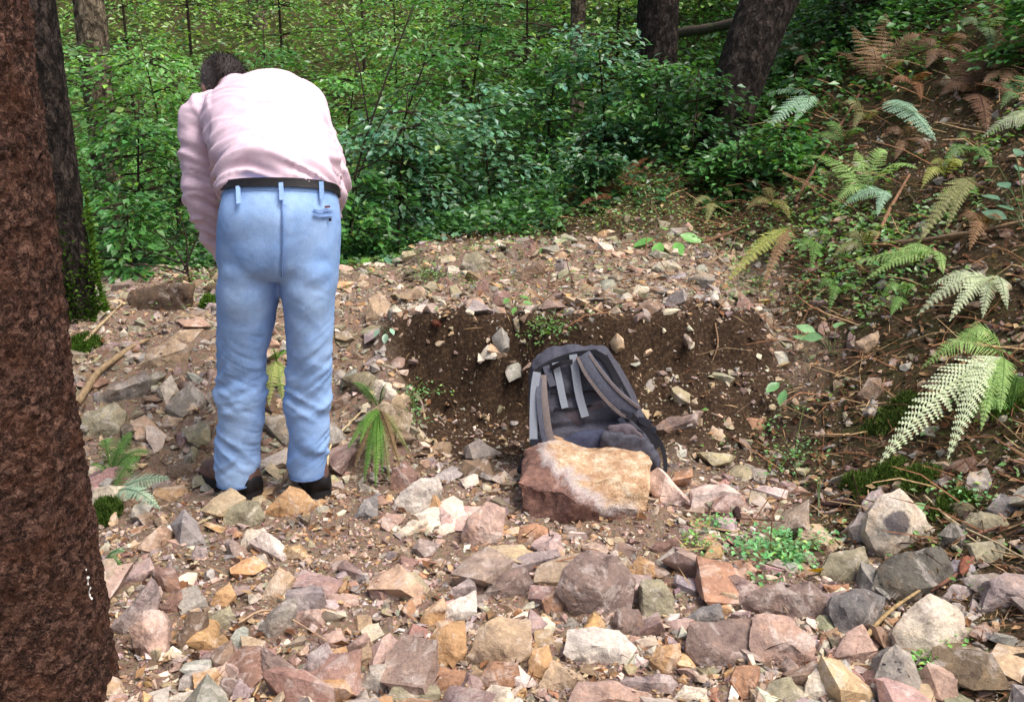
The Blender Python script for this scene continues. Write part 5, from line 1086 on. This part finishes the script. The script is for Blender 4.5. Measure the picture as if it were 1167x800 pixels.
def surf_strip(name, line, wpx, mat, parent, off, yoff=0.0, thick=0.004, src=None):
    """ribbon lying on the back of the clothes: pixel line, snapped to the nearest jeans/shirt point in front"""
    pts = []
    for a, b in line:
        dd = (SP[:, 0]-a)**2 + (SP[:, 1]-b)**2; k = np.argsort(dd)[:24]; dep = SP[k, 2].min(); pts.append(P(a, b, dep-off))
    pts = bez(pts, 3*(len(pts)-1)) if len(pts) > 2 else np.array(pts); n = len(pts); V = []
    for k in range(n):
        t = pts[min(k+1, n-1)]-pts[max(k-1, 0)]; t /= np.linalg.norm(t); s = np.cross(t, FWD); s /= np.linalg.norm(s); h = wpx/2/FPX*((pts[k]-CAM)@FWD)
        V += [pts[k]-s*h, pts[k]+s*h, pts[k]+s*h+FWD*thick, pts[k]-s*h+FWD*thick]
    f = []
    for k in range(n-1):
        for j in range(4): f.append((4*k+j, 4*k+(j+1) % 4, 4*k+4+(j+1) % 4, 4*k+4+j))
    f += [(3, 2, 1, 0), (4*n-4, 4*n-3, 4*n-2, 4*n-1)]; return wmesh(name, np.array(V), f, parent, mat=mat)
SP = proj(v)
for (a, b) in ((271, 219), (320, 215), (366, 214)): surf_strip('belt_loop', [(a, b-7), (a+.5, b+4), (a+1, b+13)], 5.0, M['denim'], jeans, .016)
surf_strip('seam', [(321, 226), (322, 250), (322, 280), (321, 306), (321, 316)], 1.6, M['thread'], jeans, .003, thick=.006)
surf_strip('back_pocket', [(357, 244), (367, 246), (380, 245)], 3.0, M['thread'], jeans, .004); surf_strip('back_pocket', [(357, 239), (368, 240.5), (380, 239)], 1.4, M['thread'], jeans, .004)
surf_strip('pocket_button', [(376, 249), (376, 252)], 2.6, M['black'], jeans, .005); surf_strip('pocket_tab', [(370, 236), (376, 235.5)], 2.4, flat_mat('dark_red_tab', lin(90, 40, 50)), jeans, .005)
for (xl, xr, py_, yw_) in ((249, 290, 547, YF), (330.5, 369.5, 538, YF)):
    r0 = ring_px(xl, xr, py_, yw_, .0695, grow=.003); r1 = ring_px(xl, xr, py_+1.2, yw_, .0695, grow=.004); r2 = ring_px(xl, xr, py_+2.2, yw_, .0695, grow=.002); vv, ff = loft([r0, r1, r2], False); wmesh('hem_stitching', vv, ff, jeans, smooth=True, mat=M['thread'])
# --- shirt
def ring_t(px, py, yw, a, b, roll, tan, p=2.4):
    c = PY(px, py, yw); tan = tan/np.linalg.norm(tan); e1 = np.array([1, 0, roll]); e1 -= tan*(e1 @ tan); e1 /= np.linalg.norm(e1); e2 = np.cross(e1, tan); cx, sy = sup(ANG, p)
    return c + a*cx[:, None]*e1 + b*sy[:, None]*e2
TOR = densify([(320,238,YF-.05,.140,.105,0),(320,222,YF-.045,.164,.122,0),(318.5,207,YF-.03,.186,.146,.02),(315,188,YF+.05,.194,.145,.05),(309,163,YF+.17,.196,.138,.09),(300,139,YF+.30,.200,.132,.12),(290,121,YF+.40,.186,.115,.13),(281,113,YF+.47,.125,.09,.10),(274,109,YF+.52,.066,.066,.05),(270,107,YF+.54,.060,.06,.05)])
cen = np.array([PY(q[0], q[1], q[2]) for q in TOR]); tn = np.gradient(cen, axis=0)
parts = [loft([ring_t(*q[:6], tn[k]) for k, q in enumerate(TOR)])]
AL = [PY(252, 124, YF+.40), PY(231, 136, YF+.40), PY(229, 170, YF+.38), PY(231, 205, YF+.36), PY(234, 230, YF+.36), PY(246, 262, YF+.40), PY(262, 290, YF+.45)]
AR = [PY(322, 112, YF+.40), PY(345, 122, YF+.38), PY(356, 150, YF+.34), PY(369, 185, YF+.29), PY(377, 214, YF+.27), PY(368, 250, YF+.38), PY(345, 288, YF+.47)]
parts.append(capsule(AL, [.075, .078, .066, .060, .058, .050, .042], 24)); parts.append(capsule(AR, [.075, .078, .070, .060, .056, .050, .042], 24))
v, n, f = solidify_union(parts, 0.0085, 5)
pr = proj(v); px, py = pr[:, 0], pr[:, 1]; g = lambda c, s: np.exp(-((py-c)/s)**2); arm = (px < 240) | ((px-352) > (py-130)*0.42+8)
low = sst(120, 205, py)
q1 = np.stack([v[:, 0]*5.0, v[:, 1]*6, (v[:, 2]+0.25*v[:, 0])*22+v[:, 1]*11+1.5*vnoise(v*5, 51)], -1); q2 = np.stack([v[:, 0]*4+9+v[:, 2]*5, v[:, 1]*7, v[:, 2]*20-v[:, 0]*14], -1)
rid = (1-2.2*np.abs(vnoise(q1, 21)))*0.65 + (1-2.2*np.abs(vnoise(q2, 23)))*0.35; rid = rid + 0.5*(1-2.4*np.abs(vnoise(q1*np.array([1.3, 1.3, 1.9])+5, 27)))
d = rid*(0.005+0.016*low)*np.where(arm, 0.7, 1) + 0.004*fbm(v*7, 25, 2)
armr = (1-2*np.abs(vnoise(np.stack([v[:, 0]*10, v[:, 1]*8, v[:, 2]*9+v[:, 0]*14], -1), 29)))*0.006*arm
dl = np.abs((px-247) - (py-150)*0.02 - 6*np.sin((py-90)/60)); d += armr   # armhole seam
v = v + n*d[:, None]
shirt = wmesh('shirt', v, f, person, smooth=True, mat=M['shirt'])
for Aw, nm in ((AL, 'cuff'), (AR, 'cuff')):
    e = Aw[-1]; t_ = (Aw[-1]-Aw[-2]); t_ /= np.linalg.norm(t_); vv, ff = tube([e-t_*.03, e-t_*.005, e+t_*.02], [.044, .046, .043], 20); wmesh('cuff', vv, ff, shirt, smooth=True, mat=M['shirt'])
vv, ff = tube([PY(276, 110, YF+.50), PY(270, 107, YF+.54), PY(268, 104, YF+.56)], [.070, .072, .068], 24); wmesh('collar', vv, ff, shirt, smooth=True, mat=M['shirt'])
# --- body: one continuous surface under the clothes, with head, neck and hands
HC = PY(257, 95, YF+.64); NK = PY(273, 110, YF+.48); crown = HC-NK; crown[0] *= 0.8; crown /= np.linalg.norm(crown)
rgt = np.array([1, 0, 0.05]); rgt -= crown*(rgt @ crown); rgt /= np.linalg.norm(rgt); face = np.cross(crown, rgt)
if face[2] > 0: face = -face
parts = [ellipsoid(HC, [rgt*.080, face*.100, crown*.115]), ellipsoid(HC-crown*.045+face*.035, [rgt*.058, face*.062, crown*.08]), capsule([NK-crown*.06, NK, HC-crown*.03], [.062, .056, .058]),
         capsule([HC+face*.085+crown*.01, HC+face*.118-crown*.035], [.010, .017], 10), ellipsoid(HC-crown*.065+face*.10, [rgt*.025, face*.012, crown*.010], 10)]
for s in (-1, 1): parts += [ellipsoid(HC+rgt*s*.082-crown*.02, [rgt*.012, face*.020, crown*.032], 10), ellipsoid(HC+face*.088+rgt*s*.032+crown*.002, [rgt*.014, face*.012, crown*.010], 10)]
parts.append(loft([c_ + (ring_t(*q[:6], tn[k])-c_)*0.86 for k, (q, c_) in enumerate(zip(TOR, cen))]))
for Aw in (AL, AR): parts.append(capsule(Aw, [.055, .055, .047, .042, .04, .034, .028], 14))
parts.append(loft([ring_px(q[1]+5, q[2]-5, q[0]+2, q[3], q[4]*.8, q[5]) for q in PEL[:-4]]))
for Lg, FT in ((LEGL, LFT), (LEGR, RFT)): parts.append(loft([ring_px(q[1]+4, q[2]-4, q[0], q[3], q[4]*.8, 0, 2.1) for q in Lg[:-3]]))
for Aw, s in ((AL, 1), (AR, -1)):                          # hands meet in front of the body, fingers half closed
    wr = Aw[-1]; dr = (PY(305, 318, YF+.52)-wr); dr[0] = dr[0]*0.8; dr /= np.linalg.norm(dr); si = np.cross(dr, np.array([0, 0, 1.0])); si /= np.linalg.norm(si); dn = np.cross(si, dr); dn *= np.sign(-dn[2])
    pm = wr+dr*.06; parts.append(capsule([wr-dr*.02, wr+dr*.02], [.028, .028], 12)); parts.append(ellipsoid(pm, [dr*.055, si*.042, dn*.018], 14))
    for k, (o_, L_) in enumerate(((-.030, .070), (-.010, .080), (.011, .075), (.030, .058))):
        b0 = pm+dr*.038+si*o_; parts.append(capsule([b0, b0+dr*L_*.5+dn*.006, b0+dr*L_*.75+dn*.028, b0+dr*L_*.62+dn*.052], [.0095, .009, .0085, .0075], 8))
    b0 = pm-dr*.02-si*s*.034; parts.append(capsule([b0, b0+dr*.03-si*s*.022+dn*.012, b0+dr*.055-si*s*.016+dn*.028], [.013, .011, .009], 8))
v, n, f = solidify_union(parts, 0.008, 2)
wmesh('body', v, f, person, smooth=True, mat=M['skin'])
# --- hair: cropped cap and short bristles
v, f = ellipsoid(HC+crown*.004-face*.004, [rgt*.0865, face*.104, crown*.121], 28)
dl_ = v-HC; keepv = ((dl_ @ face) < 0.045+0.35*(dl_ @ crown)) & ((dl_ @ crown) > -0.118)
f = [q for q in f if all(keepv[i] for i in q)]
nrm = dl_/np.linalg.norm(dl_, axis=1)[:, None]; v = v + nrm*(0.003*fbm(v*60, 5, 3))[:, None]
used = sorted({i for q in f for i in q}); mp = {a: b for b, a in enumerate(used)}; v2 = v[used]; f2 = [tuple(mp[i] for i in q) for q in f]
r = np.random.default_rng(9); k = r.integers(0, len(v2), 5200); base = v2[k]+r.normal(0, .005, (5200, 3)); dn_ = base-HC; dn_ /= np.linalg.norm(dn_, axis=1)[:, None]
base = base*1.0; tip = base + dn_*.010 + (np.array(-crown)*0.006+0*dn_) + r.normal(0, .003, (5200, 3)); sd2 = np.cross(dn_, r.normal(0, 1, (5200, 3))); sd2 /= np.linalg.norm(sd2, axis=1)[:, None]
tri = np.stack([base-sd2*.0012, tip, base+sd2*.0012], 1).reshape(-1, 3); F_ = f2 + [(len(v2)+3*i, len(v2)+3*i+1, len(v2)+3*i+2) for i in range(5200)]
hv = np.concatenate([v2, tri]); side = sst(0.35, 0.85, -((hv-HC) @ rgt)/.09)*0.8; hc = np.array(lin(44, 36, 34))[None]*(1-side[:, None]) + np.array(lin(118, 108, 104))[None]*side[:, None]
wmesh('hair', hv, F_, person, col=hc, smooth=True, mat=plain_attr('cropped_hair', .65, .3, 0, 160, .6, 1.3, .002, .3))
# --- boots
def boot(heel, toe_dir, z):
    fd = np.array([toe_dir[0], toe_dir[1], 0.0]); fd /= np.linalg.norm(fd); sdv = np.array([-fd[1], fd[0], 0]); L = .295
    tab = densify([(0, .024, .100, .0), (.04, .033, .128, 0), (.14, .041, .150, 0), (.30, .043, .150, 0), (.42, .042, .128, 0), (.55, .044, .100, 0), (.72, .050, .080, 0), (.88, .046, .068, 0), (.96, .034, .056, 0), (1.0, .014, .040, 0)], 4)
    def ring(s, w_, h, gr=0, zb=.018):
        a = np.linspace(0, 2*math.pi, 28, endpoint=False); cx = np.sign(np.cos(a))*np.abs(np.cos(a))**.8; sz_ = np.sin(a); zz_ = np.where(sz_ > 0, zb + (h-zb)*np.abs(sz_)**.75, zb - 0.004*np.abs(sz_))
        return np.array([heel[0], heel[1], z]) + fd*(L*s-.03) + (w_+gr)*cx[:, None]*sdv + zz_[:, None]*np.array([0, 0, 1.0])
    rs = [ring(q[0], q[1], q[2]) for q in tab]; v, f = loft(rs); v = v + 0.002*fbm(v*40, 3, 3)[:, None]
    bo = wmesh('boot', v, f, person, smooth=True, mat=M['boot'])
    so_ = []
    for s, w_ in ((-.01, .018), (.02, .036), (.12, .046), (.3, .045), (.5, .047), (.7, .054), (.86, .052), (.96, .040), (1.02, .016)):
        c = np.array([heel[0], heel[1], z]) + fd*(L*s-.03); so_.append(np.array([c-sdv*w_+[0, 0, -.012], c+sdv*w_+[0, 0, -.012], c+sdv*w_+[0, 0, .022], c-sdv*w_+[0, 0, .022]]))
    v, f = loft(so_); wmesh('sole', v, f, bo, mat=M['sole'], sharp=30)
    rs = [ring(q[0]-.012, q[1], q[2]*.62, .006) for q in tab if q[0] < .26]; v, f = loft(rs); wmesh('heel_counter', v, f, bo, smooth=True, mat=M['black'])
    for k in range(5):
        s = .40+.055*k; h = np.interp(s, tab[:, 0], tab[:, 2]); c = np.array([heel[0], heel[1], z+h+.002]) + fd*(L*s-.03); v, f = tube([c-sdv*.022, c+np.array([0, 0, .005]), c+sdv*.022], .0035, 6); wmesh('lace', v, f, bo, smooth=True, mat=M['sole'])
    return bo
LT, _ = hit(222, 549); boot(hit(283, 571)[0]+np.array([0, .04, 0]), np.array([-.78, .63]), LFT[2]+.012)
boot(hit(362, 571)[0]+np.array([0, .04, 0]), np.array([-.42, .9]), RFT[2]+.012)

# ------------------------------------------------------------------ backpack
M['pack'] = flat_mat('slate_pack_fabric', lin(72, 72, 82), .75, .25, .18, 90, .4)
M['pack_brown'] = flat_mat('greyish_panel_fabric', lin(88, 80, 86), .75, .25, .16, 70, .4)
M['web'] = flat_mat('grey_webbing', lin(136, 142, 152), .7, .25, .1, 300, .4)
M['pad'] = flat_mat('strap_padding', lin(84, 86, 98), .8, .2, .15, 90, .3)
M['edge'] = flat_mat('strap_edging', lin(112, 102, 100), .8, .2, .12, 90, .3)
M['navy'] = flat_mat('navy_lumbar_pad', lin(62, 66, 86), .8, .2, .15, 60, .4)
M['plastic'] = flat_mat('dark_buckle_plastic', lin(46, 50, 62), .4, .4, .1)
M['pblack'] = flat_mat('black_strap', lin(30, 30, 36), .65, .3, .1)
YB = float(hit(680, 590)[0][1]) + 0.27
yw_ = lambda py: YB + (565-py)/160*0.17
G0 = np.array([PY(675, 560, YB)[0], YB+.08, 0]); G0[2] = H1(G0[0], G0[1])
pack = empty('backpack', G0); tag(pack, 'slate grey hiking backpack with shoulder straps leaning behind the boulder', 'backpack')
PB = densify([(578,616,742,.20),(560,610,749,.21),(535,607,750,.215),(510,606,745,.21),(485,604.5,737,.20),(460,603.5,727,.195),(440,604.5,716,.19),(425,607,707,.18),(414,617,701,.165),(406,632,696,.14),(402.5,648,690,.10),(401.5,660,682,.05)])
rs = []
for q in PB:
    c = PY((q[1]+q[2])/2, q[0], yw_(q[0])); a = (q[2]-q[1])/2/FPX*((c-CAM)@FWD); cx, sy = sup(ANG, 3.6); rs.append(c + np.stack([a*cx, q[3]/2*sy + q[3]/2, 0*cx], -1))
v, n, f = solidify_union([loft(rs)], .008, 3); pr = proj(v)
d = 0.008*fbm(np.stack([v[:, 0]*14, v[:, 1]*10, v[:, 2]*14], -1), 3, 3) + 0.005*(1-2*np.abs(vnoise(np.stack([v[:, 0]*22+v[:, 2]*18, v[:, 1]*10, v[:, 2]*12-v[:, 0]*8], -1), 5)))
d -= 0.014*np.exp(-((pr[:, 1]-(487-(pr[:, 0]-640)*.10))/4)**2)*(pr[:, 0] < 715)
v = v + n*d[:, None]; wmesh('main_compartment', v, f, pack, smooth=True, mat=M['pack'])
def strap(name, line, wpx, thick, mat, lift=.012, parent=None, rnd=False, bow=0.0):
    pts = bez([PY(a, b, yw_(b)-lift-bow*math.sin(math.pi*k/(len(line)-1))) for k, (a, b) in enumerate(line)], 6*(len(line)-1)); n = len(pts); V = []; m = 10 if rnd else 4
    for k in range(n):
        t = pts[min(k+1, n-1)]-pts[max(k-1, 0)]; t /= np.linalg.norm(t); s = np.cross(t, np.array([0, 1.0, -.1])); s /= np.linalg.norm(s)+1e-9; nn = np.cross(s, t); dd = (pts[k]-CAM)@FWD
        w_ = np.interp(k/(n-1), np.linspace(0, 1, len(wpx)), wpx)/2/FPX*dd if isinstance(wpx, (list, tuple)) else wpx/2/FPX*dd
        if rnd: a = np.linspace(0, 2*math.pi, m, endpoint=False); cx, sy = sup(a, 3); V.append(pts[k] + cx[:, None]*s*w_ + sy[:, None]*nn*thick/2)
        else: V.append(np.array([pts[k]-s*w_-nn*thick/2, pts[k]+s*w_-nn*thick/2, pts[k]+s*w_+nn*thick/2, pts[k]-s*w_+nn*thick/2]))
    v, f = loft(V); return wmesh(name, v, f, parent or pack, mat=mat, sharp=50)
ps = strap('shoulder_strap', [(664, 405), (676, 424), (694, 447), (712, 463), (724, 469)], [19, 21, 22, 22, 18], .024, M['pad'], .022, rnd=True, bow=.02)
strap('strap_edging', [(658, 407), (668, 427), (686, 451), (704, 469), (716, 476)], 3.5, .012, M['edge'], .036, ps, bow=.024); strap('strap_edging', [(672, 404), (685, 423), (703, 444), (719, 458), (729, 465)], 3, .012, M['edge'], .034, ps, bow=.022)
ps = strap('shoulder_strap', [(618, 428), (618, 446), (620, 470), (624, 495), (634, 518)], [10, 12, 13, 13, 12], .022, M['edge'], .02, rnd=True, bow=.018)
strap('strap_padding', [(615, 432), (614, 450), (616, 474), (620, 498), (628, 517)], 6, .014, M['pad'], .034, ps, bow=.018)
strap('webbing', [(612, 424), (609, 445), (608, 475), (608, 504)], 9, .004, M['web'], .046); strap('webbing_end', [(608, 504), (609, 512), (611, 522)], 8, .005, M['pblack'], .046)
strap('webbing', [(633, 413), (637, 432), (641, 452), (644, 465)], 8, .004, M['web'], .016); strap('webbing', [(653, 404), (656, 424), (660, 450), (667, 475)], 9, .004, M['web'], .02)
strap('webbing', [(622, 417), (626, 428), (630, 440)], 8, .005, M['pad'], .014)
strap('lid_strap', [(676, 401), (688, 408), (699, 424), (704, 442)], 7, .006, M['pblack'], .006); strap('lid_strap', [(690, 405), (703, 428), (716, 452), (722, 462)], 4, .005, M['pblack'], .004)
strap('lid_edge', [(604, 430), (618, 419), (636, 410), (655, 404), (680, 401)], 6, .012, M['pblack'], .004)
strap('grab_handle', [(628, 420), (640, 414), (652, 412)], 5, .008, M['pblack'], .022, bow=.015)
strap('cross_seam', [(628, 446), (650, 449), (672, 446), (690, 448)], 3, .008, M['pblack'], .008); strap('cross_seam', [(632, 466), (652, 466), (674, 462)], 2.4, .008, M['pblack'], .008)
def pad(name, line, rad, mat, lift, flat=.5, amp=.01, seed=0):
    pts = bez([PY(a, b, yw_(b)-lift) for a, b in line], 6*(len(line)-1)); rr = np.interp(np.linspace(0, 1, len(pts)), np.linspace(0, 1, len(rad)), rad)
    v, n, f = solidify_union([tube(pts, rr, 20, True)], .006, 3); c = pts.mean(0); v[:, 1] = c[1] + (v[:, 1]-c[1])*flat
    v = v + n*(amp*(1-2*np.abs(vnoise(np.stack([v[:, 0]*24+v[:, 2]*14, v[:, 1]*14, v[:, 2]*24-v[:, 0]*14], -1), seed))))[:, None]; return wmesh(name, v, f, pack, smooth=True, mat=mat)
pad('back_panel', [(630, 478), (660, 476), (690, 466)], [.035, .05, .035], M['pack_brown'], -.016, .35, .003, 3)
pad('lumbar_pad', [(640, 512), (668, 505), (692, 498)], [.035, .05, .035], M['navy'], .005, .5, .004, 5)
pad('hip_belt', [(686, 500), (706, 503), (728, 512), (748, 535)], [.035, .048, .046, .028], M['pack'], .03, .6, .009, 7)
pad('hip_belt', [(692, 492), (712, 492), (730, 500)], [.018, .028, .02], M['pack_brown'], .045, .6, .007, 9)
pad('hip_belt', [(598, 520), (595, 530), (592, 540)], [.008, .014, .012], M['pblack'], .02, .8, .001, 11)
pad('side_pocket', [(732, 520), (742, 535), (746, 552)], [.03, .035, .03], M['pack_brown'], -.02, .8, .006, 13)
strap('adjuster_webbing', [(718, 472), (728, 482), (738, 492), (750, 510)], 7, .005, M['pblack'], .04); strap('adjuster_webbing', [(706, 476), (714, 486), (722, 496)], 6, .005, M['plastic'], .05)
strap('belt_loop_strap', [(738, 492), (750, 500), (757, 518), (758, 536), (752, 551)], 4.5, .006, M['pblack'], .02)
for (a, b, w_, h_, lf) in ((714, 472, 14, 7, .05), (735, 481, 16, 8, .05), (728, 494, 9, 8, .055), (744, 490, 8, 8, .035), (609, 503, 11, 5, .05)):
    c = PY(a, b, yw_(b)-lf); s = w_/2/FPX*3.5; hh = h_/2/FPX*3.5; R = np.array(Matrix.Rotation(0.5 if a > 650 else 0, 3, 'Y')); V = []
    for dy in (0, .01):
        for (i, j) in ((-1, -.6), (-.6, -1), (.6, -1), (1, -.6), (1, .6), (.6, 1), (-.6, 1), (-1, .6)): V.append(c + R @ np.array([i*s, dy, j*hh]))
    f = [tuple(range(7, -1, -1)), tuple(range(8, 16))] + [(k, (k+1) % 8, 8+(k+1) % 8, 8+k) for k in range(8)]; wmesh('buckle', np.array(V), f, pack, mat=M['plastic'])
    V2 = [c + R @ np.array([i*s*.7, -.003, j*hh*.25]) for i, j in ((-1, -1), (1, -1), (1, 1), (-1, 1))];
